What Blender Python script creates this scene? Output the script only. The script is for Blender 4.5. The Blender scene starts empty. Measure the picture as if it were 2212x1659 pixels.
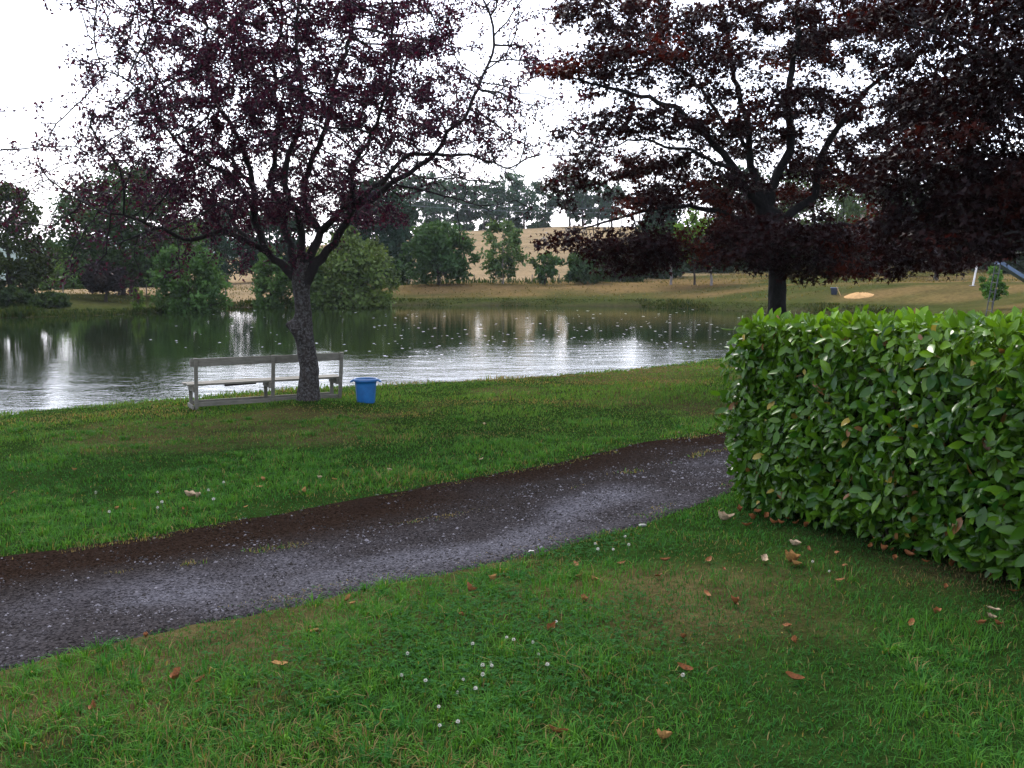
import bpy, bmesh, math, random
import numpy as np
from mathutils import Vector, noise as mnoise

rng = np.random.default_rng(7)
random.seed(7)
S = bpy.context.scene

# ------------------------------------------------------------------ camera
EYE = 1.65
TP = 0.116                                   # tangent of the downward pitch
PITCH = math.atan(TP)
cam_data = bpy.data.cameras.new('camera')
cam_data.sensor_width = 36.0
cam_data.lens = 36.0 * 1000 / 1024
cam_data.clip_start = 0.05
cam_data.clip_end = 8000
cam = bpy.data.objects.new('camera', cam_data)
cam.location = (0, 0, EYE)
cam.rotation_euler = (math.pi / 2 - PITCH, 0, 0)
S.collection.objects.link(cam)
S.camera = cam

# ------------------------------------------------------------------ sky, sun, exposure
SUN_EL, SUN_AZ = math.radians(48), math.radians(-12)      # azimuth from +Y, positive to the right
w = bpy.data.worlds.new('World')
S.world = w
w.use_nodes = True
nt = w.node_tree
nt.nodes.clear()
out = nt.nodes.new('ShaderNodeOutputWorld')
bg = nt.nodes.new('ShaderNodeBackground')
sky = nt.nodes.new('ShaderNodeTexSky')
sky.sky_type = 'NISHITA'
sky.sun_disc = False
sky.sun_elevation = SUN_EL
sky.sun_rotation = SUN_AZ
sky.air_density = 1.0
sky.dust_density = 2.5
mix = nt.nodes.new('ShaderNodeMix')
mix.data_type = 'RGBA'
mix.inputs[0].default_value = 0.50           # overcast: the cloud sheet hides most of the blue
mix.inputs[7].default_value = (8.8, 9.1, 11.4, 1)
nt.links.new(sky.outputs[0], mix.inputs[6])
nt.links.new(mix.outputs[2], bg.inputs[0])
bg.inputs[1].default_value = 0.125
nt.links.new(bg.outputs[0], out.inputs[0])

sun_data = bpy.data.lights.new('sun', 'SUN')
sun_data.energy = 1.4
sun_data.angle = math.radians(22)
sun_data.color = (1.0, 0.96, 0.9)
sun = bpy.data.objects.new('sun', sun_data)
sd_ = Vector((math.sin(SUN_AZ) * math.cos(SUN_EL), math.cos(SUN_AZ) * math.cos(SUN_EL), math.sin(SUN_EL)))
sun.rotation_euler = (-sd_).to_track_quat('-Z', 'Y').to_euler()
S.collection.objects.link(sun)

S.view_settings.view_transform = 'Standard'
S.view_settings.look = 'None'
S.view_settings.gamma = 1
S.view_settings.exposure = 1.65
S.view_settings.use_curve_mapping = False
S.render.engine = 'CYCLES'
cy = S.cycles
cy.max_bounces = 6
cy.diffuse_bounces = 3
cy.glossy_bounces = 3
cy.transmission_bounces = 3
cy.transparent_max_bounces = 4
cy.volume_bounces = 1
cy.caustics_reflective = False
cy.caustics_refractive = False

# ------------------------------------------------------------------ helpers: pixels of the 1024x768 frame to world points
CP, SP = math.cos(PITCH), math.sin(PITCH)
def ray(px, py):
    a, b = (px - 512) / 1000, (384 - py) / 1000
    d = np.array([a, CP + b * SP, -SP + b * CP])
    return d / d[1]
def at(px, py, Y):
    d = ray(px, py)
    return np.array([0, 0, EYE]) + d * Y
def unit(v):
    v = np.asarray(v, float)
    return v / np.maximum(np.linalg.norm(v, axis=-1, keepdims=True), 1e-9)
def sstep(a, b, x):
    t = np.clip((x - a) / (b - a), 0, 1)
    return t * t * (3 - 2 * t)
def vnoise(x, y, scale, seed=0):
    """smooth value noise 0..1"""
    r = np.random.default_rng(seed + 1000)
    T = r.random((128, 128))
    x = np.asarray(x, float) / scale + 37.1 * seed; y = np.asarray(y, float) / scale + 17.7 * seed
    xi, yi = np.floor(x).astype(int), np.floor(y).astype(int)
    fx, fy = x - xi, y - yi
    fx, fy = fx * fx * (3 - 2 * fx), fy * fy * (3 - 2 * fy)
    a = T[xi % 128, yi % 128]; b = T[(xi + 1) % 128, yi % 128]
    c = T[xi % 128, (yi + 1) % 128]; d = T[(xi + 1) % 128, (yi + 1) % 128]
    return (a * (1 - fx) + b * fx) * (1 - fy) + (c * (1 - fx) + d * fx) * fy
def fbm(x, y, scale, seed=0, n=3):
    s, a, t = 0, 1.0, 0
    for i in range(n):
        s = s + a * vnoise(x, y, scale / 2 ** i, seed + i); t += a; a *= 0.5
    return s / t

# ------------------------------------------------------------------ helpers: meshes, materials, objects
COL = S.collection
ALB = 0.68                                   # common scale of the base colours
def mesh_np(name, verts, faces, col=None, smooth=False):
    verts = np.asarray(verts, np.float32)
    faces = [np.asarray(f, np.int32) for f in faces if len(f)]
    me = bpy.data.meshes.new(name)
    me.vertices.add(len(verts))
    me.vertices.foreach_set('co', verts.ravel())
    nl = sum(f.size for f in faces); npoly = sum(len(f) for f in faces)
    me.loops.add(nl)
    me.loops.foreach_set('vertex_index', np.concatenate([f.ravel() for f in faces]))
    me.polygons.add(npoly)
    tot = np.concatenate([np.full(len(f), f.shape[1], np.int32) for f in faces])
    st = np.concatenate([[0], np.cumsum(tot)[:-1]]).astype(np.int32)
    me.polygons.foreach_set('loop_start', st)
    me.polygons.foreach_set('loop_total', tot)
    if smooth:
        me.polygons.foreach_set('use_smooth', np.ones(npoly, bool))
    if col is not None:
        c = np.ones((len(verts), 4), np.float32)
        c[:, :3] = np.asarray(col) * ALB
        at_ = me.color_attributes.new('col', 'FLOAT_COLOR', 'POINT')
        at_.data.foreach_set('color', c.ravel())
    me.update(calc_edges=True)
    me.validate()
    return me
def link(name, me, mat=None, parent=None, label=None, cat=None, group=None, kind=None):
    o = bpy.data.objects.new(name, me)
    COL.objects.link(o)
    if mat is not None and me is not None and not me.materials:
        me.materials.append(mat)
    if parent is not None: o.parent = parent
    if label: o['label'] = label
    if cat: o['category'] = cat
    if group: o['group'] = group
    if kind: o['kind'] = kind
    return o
def empty(name, loc, label, cat, group=None, rz=0):
    o = link(name, None, label=label, cat=cat, group=group)
    o.location = loc
    o.rotation_euler = (0, 0, rz)
    o.empty_display_size = 0.2
    return o

def material(name):
    m = bpy.data.materials.new(name)
    m.use_nodes = True
    n = m.node_tree.nodes
    return m, m.node_tree, n['Principled BSDF'], n['Material Output']
def node(t, kind, **kw):
    n = t.nodes.new(kind)
    for k, v in kw.items(): setattr(n, k, v)
    return n
def texcoord(t): return node(t, 'ShaderNodeTexCoord').outputs['Object']
def noise_tex(t, scale, detail=4, rough=0.6, vec=None):
    n = node(t, 'ShaderNodeTexNoise')
    n.inputs['Scale'].default_value = scale
    n.inputs['Detail'].default_value = detail
    n.inputs['Roughness'].default_value = rough
    t.links.new(vec if vec is not None else texcoord(t), n.inputs['Vector'])
    return n.outputs['Fac']
def ramp(t, fac, stops):
    r = node(t, 'ShaderNodeValToRGB')
    e = r.color_ramp.elements
    while len(e) < len(stops): e.new(0.5)
    for k, (p, c) in enumerate(stops):
        e[k].position = p
        e[k].color = (*c, 1) if len(c) == 3 else c
    t.links.new(fac, r.inputs[0])
    return r.outputs[0]
def mixc(t, fac, a, b, blend='MIX'):
    m = node(t, 'ShaderNodeMix', data_type='RGBA', blend_type=blend)
    for sock, v in ((m.inputs[0], fac), (m.inputs[6], a), (m.inputs[7], b)):
        if hasattr(v, 'is_linked') or hasattr(v, 'links'): t.links.new(v, sock)
        elif isinstance(v, (int, float)): sock.default_value = v
        else: sock.default_value = (*v, 1)
    return m.outputs[2]
def bump(t, bsdf, height, strength=0.5, dist=0.02):
    b = node(t, 'ShaderNodeBump')
    b.inputs['Strength'].default_value = strength
    b.inputs['Distance'].default_value = dist
    t.links.new(height, b.inputs['Height'])
    t.links.new(b.outputs[0], bsdf.inputs['Normal'])
def attr(t, name='col'):
    return node(t, 'ShaderNodeVertexColor', layer_name=name).outputs[0]
def leaf_material(name, rough=0.5, spec=0.3, trans=0.25, tint=(1, 1, 1)):
    m, t, b, o = material(name)
    c = attr(t)
    t.links.new(c, b.inputs['Base Color'])
    b.inputs['Roughness'].default_value = rough
    b.inputs['Specular IOR Level'].default_value = spec
    if trans > 0:
        tr = node(t, 'ShaderNodeBsdfTranslucent')
        t.links.new(mixc(t, 1.0, c, tint, 'MULTIPLY'), tr.inputs[0])
        ms = node(t, 'ShaderNodeMixShader')
        ms.inputs[0].default_value = trans
        t.links.new(b.outputs[0], ms.inputs[1])
        t.links.new(tr.outputs[0], ms.inputs[2])
        t.links.new(ms.outputs[0], o.inputs[0])
    return m
def plain(name, color, rough=0.7, spec=0.3, nscale=None, namp=0.25, bstr=0.0, bdist=0.01):
    m, t, b, o = material(name)
    color = tuple(v * ALB for v in color)
    b.inputs['Base Color'].default_value = (*color, 1)
    b.inputs['Roughness'].default_value = rough
    b.inputs['Specular IOR Level'].default_value = spec
    if nscale:
        f = noise_tex(t, nscale)
        lo = tuple(c * (1 - namp) for c in color); hi = tuple(min(1, c * (1 + namp)) for c in color)
        t.links.new(ramp(t, f, [(0.3, lo), (0.7, hi)]), b.inputs['Base Color'])
        if bstr: bump(t, b, f, bstr, bdist)
    return m

# ------------------------------------------------------------------ terrain function
WATER = -1.2
K = 1024 / 2212
PY = 17.2
BL_P, BR_P, TR_P = at(195, 410, 17.0), at(341.5, 400.5, 18.2), at(309, 399.5, PY)
TREE_XY = TR_P[:2]
BUMP_T = BUMP_L = BUMP_R = 0.0
def near_z(x, y):
    yy = np.where(y < 22, y, 22 + 8 * np.tanh((y - 22) / 8))
    z = 0.02 * np.clip(x, -14, 14) - 0.040 * np.maximum(yy, -3)
    z = z + BUMP_T * np.exp(-(((x - TREE_XY[0]) ** 2 + (y - TREE_XY[1]) ** 2) / 0.9))
    z = z + BUMP_L * np.exp(-(((x - BL_P[0]) ** 2 + (y - BL_P[1]) ** 2) / 1.2)) + BUMP_R * np.exp(-(((x - BR_P[0]) ** 2 + (y - BR_P[1]) ** 2) / 0.8))
    z = z + 0.05 * (fbm(x, y, 1.7, 3) - 0.5) * sstep(2.5, 5, y)
    return z
def hit_near(px, py, f=near_z):
    d = ray(px, py); lo, hi = 0.5, 60.0
    for _ in range(50):
        m = (lo + hi) / 2
        if EYE + d[2] * m > float(f(np.array(d[0] * m), np.array(m))): lo = m
        else: hi = m
    return np.array([d[0] * lo, lo, EYE + d[2] * lo])
for _ in range(6):                           # the lawn rises a little round the trunk and the bench ends
    BUMP_T += TR_P[2] - float(near_z(TR_P[0], TR_P[1])); BUMP_L += BL_P[2] - float(near_z(BL_P[0], BL_P[1])); BUMP_R += BR_P[2] - float(near_z(BR_P[0], BR_P[1]))
print('bumps', BUMP_T, BUMP_L, BUMP_R)
crest_px = [(-420, 432), (-200, 424), (0, 411), (69, 405), (139, 399), (185, 396), (273, 388), (384, 383), (463, 379), (556, 373),
            (648, 365), (694, 360), (727, 355), (780, 349), (830, 345)]
crest = [hit_near(*p)[:2] for p in crest_px]
def on_water(px, py):
    d = ray(px, py); t = (WATER - EYE) / d[2]
    return d[:2] * t
far_px = [(905, 317), (850, 314.5), (760, 312), (700, 309), (640, 306.3), (520, 305.6), (400, 305), (300, 306), (212, 308), (150, 313), (84, 316), (0, 318), (-150, 320), (-420, 322)]
far_sh = [on_water(*p) for p in far_px]
POND = np.array(crest + [(16.5, 41), (20.5, 47)] + far_sh + [(-50, 36), (-32, 20)])
def pond_sd(x, y):
    """distance to the pond outline, positive outside"""
    x = np.asarray(x, float).ravel(); y = np.asarray(y, float).ravel()
    A = POND; B = np.roll(POND, -1, axis=0)
    best = np.full(x.shape, 1e9); inside = np.zeros(x.shape, bool)
    for (ax, ay), (bx, by) in zip(A, B):
        ex, ey = bx - ax, by - ay
        wx, wy = x - ax, y - ay
        t = np.clip((wx * ex + wy * ey) / (ex * ex + ey * ey), 0, 1)
        best = np.minimum(best, (wx - ex * t) ** 2 + (wy - ey * t) ** 2)
        c = ((ay > y) != (by > y)) & (x < ex * (y - ay) / (ey if abs(ey) > 1e-9 else 1e-9) + ax)
        inside ^= c
    d = np.sqrt(best)
    return np.where(inside, -d, d)
AZ = np.array([-2500, -400, 0, 110, 220, 300, 380, 450, 570, 650, 760, 1024, 1500, 4000])
CREST = np.array([-0.02, -0.02, -0.013, -0.008, 0.008, 0.020, 0.030, 0.036, 0.0415, 0.040, 0.022, 0.006, 0.0, -0.01])
BTOP = np.array([298, 298, 298, 296, 293, 289.5, 286.5, 285, 285, 285, 284, 283, 283, 283])
SHP = np.array([-420, 0, 84, 150, 212, 300, 400, 520, 640, 700, 760, 905])
SHY = np.array([322, 318, 316, 313, 308, 306, 305, 305.6, 306.3, 309, 312, 317])
def far_scale(p):
    """how far the far side lies at picture column p, relative to a 118 m wide pond"""
    return np.interp(p, SHP, (EYE - WATER) / (SHY - 268)) / np.interp(p, SHP, 2.35 / (SHY - 285))
RIDGE = 225.0
def far_z(x, y, sd):
    ya = np.maximum(y, 8.0)
    p = 512 + 1000 * x / ya
    r = y
    yb_ = np.interp(p, SHP, (EYE - WATER) / (SHY - 268)) * 1000 + 11
    top = EYE - (np.interp(p, AZ, BTOP) - 268) / 1000 * yb_; cr = np.interp(p, AZ, CREST)
    z = WATER + (top - WATER) * (0.30 * sstep(0, 1.0, sd) + 0.70 * sstep(0.8, 11.5, sd))
    hz = EYE + cr * RIDGE - top
    z = z + hz * sstep(yb_ - 4, RIDGE + 12, r)
    z = z - 0.05 * np.clip(r - RIDGE - 12, 0, 420)
    z = z + 0.40 * (fbm(x, y, 7, 5) - 0.5) * sstep(1, 9, sd)
    return z
def terrain(x, y, sd=None):
    x = np.asarray(x, float); y = np.asarray(y, float); sh = np.broadcast(x, y).shape
    x, y = np.broadcast_to(x, sh).ravel(), np.broadcast_to(y, sh).ravel()
    if sd is None: sd = pond_sd(x, y)
    wf = sstep(34, 54, y + 0.35 * np.maximum(np.abs(x) - 30, 0))
    z = near_z(x, y) * (1 - wf) + far_z(x, y, np.maximum(sd, 0)) * wf
    zin = WATER - 0.03 - 0.9 * sstep(0, 5, -sd)
    nearbank = sstep(0.0, 0.55, sd)                       # the near bank drops over half a metre
    k = np.where(wf > 0.5, (sd > 0) * 1.0, nearbank)
    z = np.where(sd > 0, zin * (1 - k) + z * k, zin)
    return z.reshape(sh)
def hit(px, py):
    d = ray(px, py)
    ts = np.concatenate([np.arange(1, 40, 0.02), np.arange(40, 420, 0.25)])
    z = terrain(d[0] * ts, ts)
    i = np.argmax(EYE + d[2] * ts <= z)
    return np.array([d[0] * ts[i], ts[i], z[i]])
def ground(x, y): return float(terrain(np.array([x]), np.array([y]))[0])

# path strip in rotated coordinates p (along) and q (across)
R2 = math.sqrt(0.5)
pe_far = np.array([hit_near(*p) for p in [(0, 558), (139, 539), (287, 512), (440, 484), (579, 458), (648, 442), (722, 433)]])
pe_near = np.array([hit_near(*p) for p in [(0, 667), (139, 634), (296, 604), (393, 581), (532, 553), (625, 528), (731, 491)]])
def pq(x, y): return (x + y) * R2, (y - x) * R2
PF, QF = pq(pe_far[:, 0], pe_far[:, 1]); PN, QN = pq(pe_near[:, 0], pe_near[:, 1])
def path_t(x, y):
    """0 at the near edge of the track, 1 at its far edge"""
    p, q = pq(x, y)
    qn = np.interp(p, PN, QN) + 0.055 * (fbm(p, p * 0 + 3, 0.5, 11) - 0.5) * 2
    qf = np.interp(p, PF, QF) + 0.06 * (fbm(p, p * 0 + 9, 0.5, 12) - 0.5) * 2
    return (q - qn) / (qf - qn)

# ------------------------------------------------------------------ ground sheet
th = np.concatenate([np.linspace(-180, -48, 34)[:-1], np.linspace(-48, 48, 320), np.linspace(48, 180, 34)[1:]])
rr = np.concatenate([[0.0], np.geomspace(1.0, 45, 170), np.geomspace(46, 300, 130), np.geomspace(320, 2700, 22)])
TH, RR = np.meshgrid(np.radians(th), rr)
gx, gy = (np.sin(TH) * RR).ravel(), (np.cos(TH) * RR).ravel()
gsd = pond_sd(gx, gy)
gz = terrain(gx, gy, gsd)
pt = path_t(gx, gy)
gz = gz - 0.035 * (sstep(-0.02, 0.06, pt) * (1 - sstep(0.94, 1.02, pt))) * (np.hypot(gx, gy) < 40)
nt_, nr_ = len(th), len(rr)
ii = np.arange(nr_ - 1)[:, None] * nt_ + np.arange(nt_ - 1)[None]
gf = np.stack([ii, ii + 1, ii + nt_ + 1, ii + nt_], -1).reshape(-1, 4)[:, ::-1]
def mixn(a, b, t): return a * (1 - t[:, None]) + b * t[:, None]
C = lambda *v: np.array(v, float)
wf = sstep(34, 54, gy)
n1, n2 = fbm(gx, gy, 2.4, 21), fbm(gx, gy, 9.0, 31)
near_c = mixn(C(0.020, 0.042, 0.009)[None], C(0.085, 0.07, 0.03)[None], sstep(0.5, 0.72, n1))
far_green, straw, field = C(0.050, 0.062, 0.018), C(0.175, 0.118, 0.052), C(0.255, 0.192, 0.112)
gyo = gy / far_scale(512 + 1000 * gx / np.maximum(gy, 8))
azp = 512 + 1000 * gx / np.maximum(gy, 8)
n3 = fbm(gx * 0.35, gy, 3.0, 41)
dry = np.clip(sstep(0.36, 0.66, 0.6 * n3 + 0.4 * n2) * sstep(1.5, 5, gsd) * np.interp(azp, [0, 200, 330, 430, 1100], [0.08, 0.15, 0.4, 0.95, 0.75]), 0, 1)
bank_c = mixn(far_green[None], straw[None], dry)
infield = sstep(138, 146, gyo) * np.interp(azp, [-2000, 640, 760, 1100, 3000], [1, 1, 0.2, 0.1, 0.1])
infield = np.maximum(infield, sstep(100, 106, gyo) * (azp < 330))
bank_c = mixn(bank_c, field[None] * (0.8 + 0.4 * n2[:, None]), infield)
far2 = sstep(330, 600, gy)
bank_c = mixn(bank_c, C(0.07, 0.10, 0.04)[None], far2)
gc = mixn(near_c, bank_c, wf)
mud = C(0.045, 0.038, 0.022)
gc = mixn(gc, mud[None], 1 - sstep(-0.1, 0.35, gsd))
m, t, b, o = material('ground_soil_and_grass')
c = attr(t)
f1 = noise_tex(t, 3.5, 6, 0.7); f2 = noise_tex(t, 0.22, 5, 0.65)
c2 = mixc(t, 1.0, c, ramp(t, f1, [(0.25, (0.55, 0.55, 0.55)), (0.75, (1.4, 1.4, 1.4))]), 'MULTIPLY')
c3 = mixc(t, 1.0, c2, ramp(t, f2, [(0.3, (0.78, 0.8, 0.78)), (0.7, (1.2, 1.15, 1.1))]), 'MULTIPLY')
t.links.new(c3, b.inputs['Base Color'])
b.inputs['Roughness'].default_value = 0.95
b.inputs['Specular IOR Level'].default_value = 0.0
bump(t, b, f1, 0.8, 0.25)
M_GROUND = m
link('ground', mesh_np('ground', np.stack([gx, gy, gz], 1), [gf], gc, True), m, kind='structure')

# ------------------------------------------------------------------ water
ctr = POND.mean(0)
A_, B_ = np.roll(POND, 1, 0), np.roll(POND, -1, 0)
tang = unit(B_ - A_)
nrm = np.stack([tang[:, 1], -tang[:, 0]], 1)
POND2 = POND + nrm * 0.9
bm = bmesh.new()
vs = [bm.verts.new((x, y, WATER)) for x, y in POND2]
f = bm.faces.new(vs)
f.normal_update()
if f.normal.z < 0: f.normal_flip()
bmesh.ops.triangulate(bm, faces=[f])
me = bpy.data.meshes.new('pond_water'); bm.to_mesh(me); bm.free()
m, t, b, o = material('pond_water')
b.inputs['Base Color'].default_value = (0.008, 0.014, 0.004, 1)
b.inputs['Roughness'].default_value = 0.035
b.inputs['IOR'].default_value = 1.333
mp = node(t, 'ShaderNodeMapping'); mp.inputs['Scale'].default_value = (0.55, 1.0, 1); mp.inputs['Rotation'].default_value = (0, 0, 0.35)
t.links.new(texcoord(t), mp.inputs[0])
fine = noise_tex(t, 5.5, 3, 0.6, mp.outputs[0])
mid = noise_tex(t, 1.1, 2, 0.5, mp.outputs[0])
gust = ramp(t, noise_tex(t, 0.05, 3, 0.6, mp.outputs[0]), [(0.35, (0.25,) * 3), (0.65, (1.0,) * 3)])
hsum = node(t, 'ShaderNodeMath', operation='MULTIPLY_ADD')
t.links.new(mid, hsum.inputs[0]); hsum.inputs[1].default_value = 1.6; t.links.new(fine, hsum.inputs[2])
sepw = node(t, 'ShaderNodeSeparateXYZ'); t.links.new(texcoord(t), sepw.inputs[0])
mr = node(t, 'ShaderNodeMapRange'); mr.interpolation_type = 'SMOOTHSTEP'
for k_, v_ in (('From Min', 20.0), ('From Max', 44.0), ('To Min', 4.2), ('To Max', 0.5)): mr.inputs[k_].default_value = v_
t.links.new(sepw.outputs['Y'], mr.inputs['Value'])
mx = node(t, 'ShaderNodeMapRange'); mx.interpolation_type = 'SMOOTHSTEP'      # the breeze strokes the middle and right of the near shore
for k_, v_ in (('From Min', -9.0), ('From Max', 0.0), ('To Min', 0.45), ('To Max', 1.05)): mx.inputs[k_].default_value = v_
t.links.new(sepw.outputs['X'], mx.inputs['Value'])
gx_ = node(t, 'ShaderNodeMath', operation='MULTIPLY'); t.links.new(gust, gx_.inputs[0]); t.links.new(mx.outputs[0], gx_.inputs[1]); gust = gx_.outputs[0]
gg = node(t, 'ShaderNodeMath', operation='MULTIPLY'); t.links.new(gust, gg.inputs[0]); t.links.new(mr.outputs[0], gg.inputs[1]); gust = gg.outputs[0]
hg = node(t, 'ShaderNodeMath', operation='MULTIPLY')
t.links.new(hsum.outputs[0], hg.inputs[0]); t.links.new(gust, hg.inputs[1])
bump(t, b, hg.outputs[0], 1.0, 0.010)
link('pond_water', me, m, kind='structure')

# ------------------------------------------------------------------ gravel track
pp = np.linspace(-4, 20, 360); tt = np.linspace(-0.03, 1.03, 36)
PPg, TTg = np.meshgrid(pp, tt, indexing='ij')
def path_xy(p, t):
    qn = np.interp(p, PN, QN) + 0.055 * (fbm(p, p * 0 + 3, 0.5, 11) - 0.5) * 2
    qf = np.interp(p, PF, QF) + 0.06 * (fbm(p, p * 0 + 9, 0.5, 12) - 0.5) * 2
    q = qn + (qf - qn) * t
    return (p - q) * R2, (p + q) * R2
xx, yy = path_xy(PPg.ravel(), TTg.ravel())
T_ = TTg.ravel(); P_ = PPg.ravel()
zz = terrain(xx, yy) + 0.006 - 0.02 * (np.exp(-((T_ - 0.28) / 0.13) ** 2) + np.exp(-((T_ - 0.78) / 0.15) ** 2)) + 0.012 * (fbm(xx, yy, 0.25, 51) - 0.5)
zz = zz - 0.03 * (np.abs(T_ - 0.5) > 0.515)
wob = (fbm(P_, T_ * 4, 1.6, 61) - 0.5)
brown, dark, pale = C(0.0165, 0.0108, 0.0078), C(0.0220, 0.0188, 0.0172), C(0.074, 0.073, 0.081)
pc = mixn(dark[None], brown[None], sstep(0.55, 0.88, T_ + 0.5 * wob))
trk = np.exp(-((T_ - 0.30 - 0.25 * wob) / 0.16) ** 2) + 0.35 * np.exp(-((T_ - 0.05) / 0.09) ** 2)
pc = mixn(pc, pale[None], np.clip(trk * (0.14 + 1.0 * sstep(0.36, 0.78, fbm(P_, T_ * 3, 1.1, 71))), 0, 0.95))
ii = np.arange(len(pp) - 1)[:, None] * len(tt) + np.arange(len(tt) - 1)[None]
pf = np.stack([ii, ii + len(tt), ii + len(tt) + 1, ii + 1], -1).reshape(-1, 4)
m, t, b, o = material('dark_gravel')
v = node(t, 'ShaderNodeTexVoronoi'); v.inputs['Scale'].default_value = 70
t.links.new(texcoord(t), v.inputs['Vector'])
g = ramp(t, v.outputs['Color'], [(0.1, (0.35,) * 3), (0.8, (1.7,) * 3)])
t.links.new(mixc(t, 1.0, attr(t), g, 'MULTIPLY'), b.inputs['Base Color'])
b.inputs['Roughness'].default_value = 0.85
b.inputs['Specular IOR Level'].default_value = 0.0
bump(t, b, v.outputs['Distance'], 0.9, 0.012)
path_o = link('path', mesh_np('path', np.stack([xx, yy, zz], 1), [pf], pc, True), m, kind='structure')

# loose stones lying on the track
n = 46000
sp = rng.uniform(0.2, 13, n); sp = 0.3 + (sp - 0.2) ** 1.0
st = rng.uniform(0.0, 1.02, n)
sx, sy = path_xy(sp, st)
swob = (fbm(sp, st * 4, 1.6, 61) - 0.5)
keep = rng.random(n) < np.clip(0.35 + 0.8 * np.exp(-((st - 0.3 - 0.25 * swob) / 0.2) ** 2) + 0.4 * (st < 0.2) - 0.25 * (st > 0.75), 0, 1)
sx, sy, st, sp = sx[keep], sy[keep], st[keep], sp[keep]
n = len(sx)
sz = terrain(sx, sy) + 0.004 - 0.02 * (np.exp(-((st - 0.28) / 0.13) ** 2) + np.exp(-((st - 0.78) / 0.15) ** 2))
ssz = rng.gamma(1.6, 0.0024, n) + 0.0030 + 0.0006 * np.maximum(sy - 5, 0)
octv = np.array([(1, 0, 0), (-1, 0, 0), (0, 1, 0), (0, -1, 0), (0, 0, .75), (0, 0, -.5)], float)
octf = np.array([(0, 2, 4), (2, 1, 4), (1, 3, 4), (3, 0, 4)])
ang = rng.uniform(0, 6.28, n)
ov = octv[None] * (ssz[:, None, None] * rng.uniform(0.6, 1.25, (n, 6, 3)))
ca, sa = np.cos(ang)[:, None], np.sin(ang)[:, None]
ov = np.stack([ov[..., 0] * ca - ov[..., 1] * sa, ov[..., 0] * sa + ov[..., 1] * ca, ov[..., 2]], -1)
ov += np.stack([sx, sy, sz], 1)[:, None]
of = (octf[None] + (np.arange(n) * 6)[:, None, None]).reshape(-1, 3)
sc = mixn(C(0.010, 0.0088, 0.0088)[None], C(0.17, 0.165, 0.18)[None], rng.random(n) ** 3.6)
sc = np.repeat(sc, 6, 0)
m, t, b, o = material('loose_stone')
t.links.new(attr(t), b.inputs['Base Color']); b.inputs['Roughness'].default_value = 0.8; b.inputs['Specular IOR Level'].default_value = 0.05
link('gravel', mesh_np('gravel', ov.reshape(-1, 3), [of], sc), m, label='loose dark and pale gravel stones on the dirt track', cat='gravel', kind='stuff')

# ------------------------------------------------------------------ leaf builder
def leaves(name, P, axis, nor, L, W, template, tfaces, col):
    """one mesh of many leaves: P, axis, nor (N,3); L, W (N,)"""
    P, axis, nor = np.asarray(P), unit(axis), np.asarray(nor)
    side = unit(np.cross(nor, axis)); nn = np.cross(axis, side)
    T = np.asarray(template, float)
    v = P[:, None] + axis[:, None] * (T[None, :, 0:1] * L[:, None, None]) + side[:, None] * (T[None, :, 1:2] * W[:, None, None]) + nn[:, None] * (T[None, :, 2:3] * W[:, None, None])
    k = len(T)
    fs = [(np.asarray(tf)[None] + (np.arange(len(P)) * k)[:, None, None]).reshape(-1, np.asarray(tf).shape[1]) for tf in tfaces]
    return mesh_np(name, v.reshape(-1, 3), fs, np.repeat(col, k, 0))
DIAMOND = [(0, 0, 0), (0.45, 0.5, 0.14), (1, 0, 0), (0.45, -0.5, 0.14)]
DIAMOND_F = [[(0, 1, 2), (0, 2, 3)]]
MAPLE = [(0, 0, 0), (0.42, 0.17, 0.03), (0.50, 0.62, 0.12), (1.0, 0.02, -0.1), (0.42, -0.17, 0.03), (0.50, -0.62, 0.12)]
MAPLE_F = [[(0, 4, 3, 1)], [(0, 1, 2), (0, 5, 4)]]
def rand_dir(n, r=rng):
    return unit(r.normal(size=(n, 3)))

# ------------------------------------------------------------------ grass
def grass(name, label, x, y, hgt, wid, col, lean=0.5, mat=None, z=None):
    n = len(x)
    z = terrain(x, y) if z is None else z
    a = rng.uniform(0, 2 * np.pi, n)
    d = np.stack([np.cos(a), np.sin(a), np.zeros(n)], 1)
    s = np.stack([-np.sin(a + rng.normal(0, .5, n)), np.cos(a), np.zeros(n)], 1)
    l = np.abs(rng.normal(0, lean, n)) + 0.1
    base = np.stack([x, y, z - 0.006], 1)
    up = np.array([0, 0, 1.0])
    mid = base + up * (hgt * 0.55)[:, None] + d * (hgt * l * 0.35)[:, None]
    tip = base + up * (hgt * (1 - 0.25 * l))[:, None] + d * (hgt * l * 1.1)[:, None]
    w2 = (wid * 0.5)[:, None]
    V = np.stack([base - s * w2, base + s * w2, mid + s * w2 * 0.85, mid - s * w2 * 0.85, tip], 1)
    b5 = (np.arange(n) * 5)[:, None]
    q = b5 + np.array([[0, 1, 2, 3]]); tr = b5 + np.array([[3, 2, 4]])
    return link(name, mesh_np(name, V.reshape(-1, 3), [q, tr], np.repeat(col, 5, 0)), mat, label=label, cat='grass', kind='stuff')
M_GRASS = leaf_material('grass_blade', 0.6, 0.02, 0.32, (1.3, 1.3, 0.5))

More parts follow.
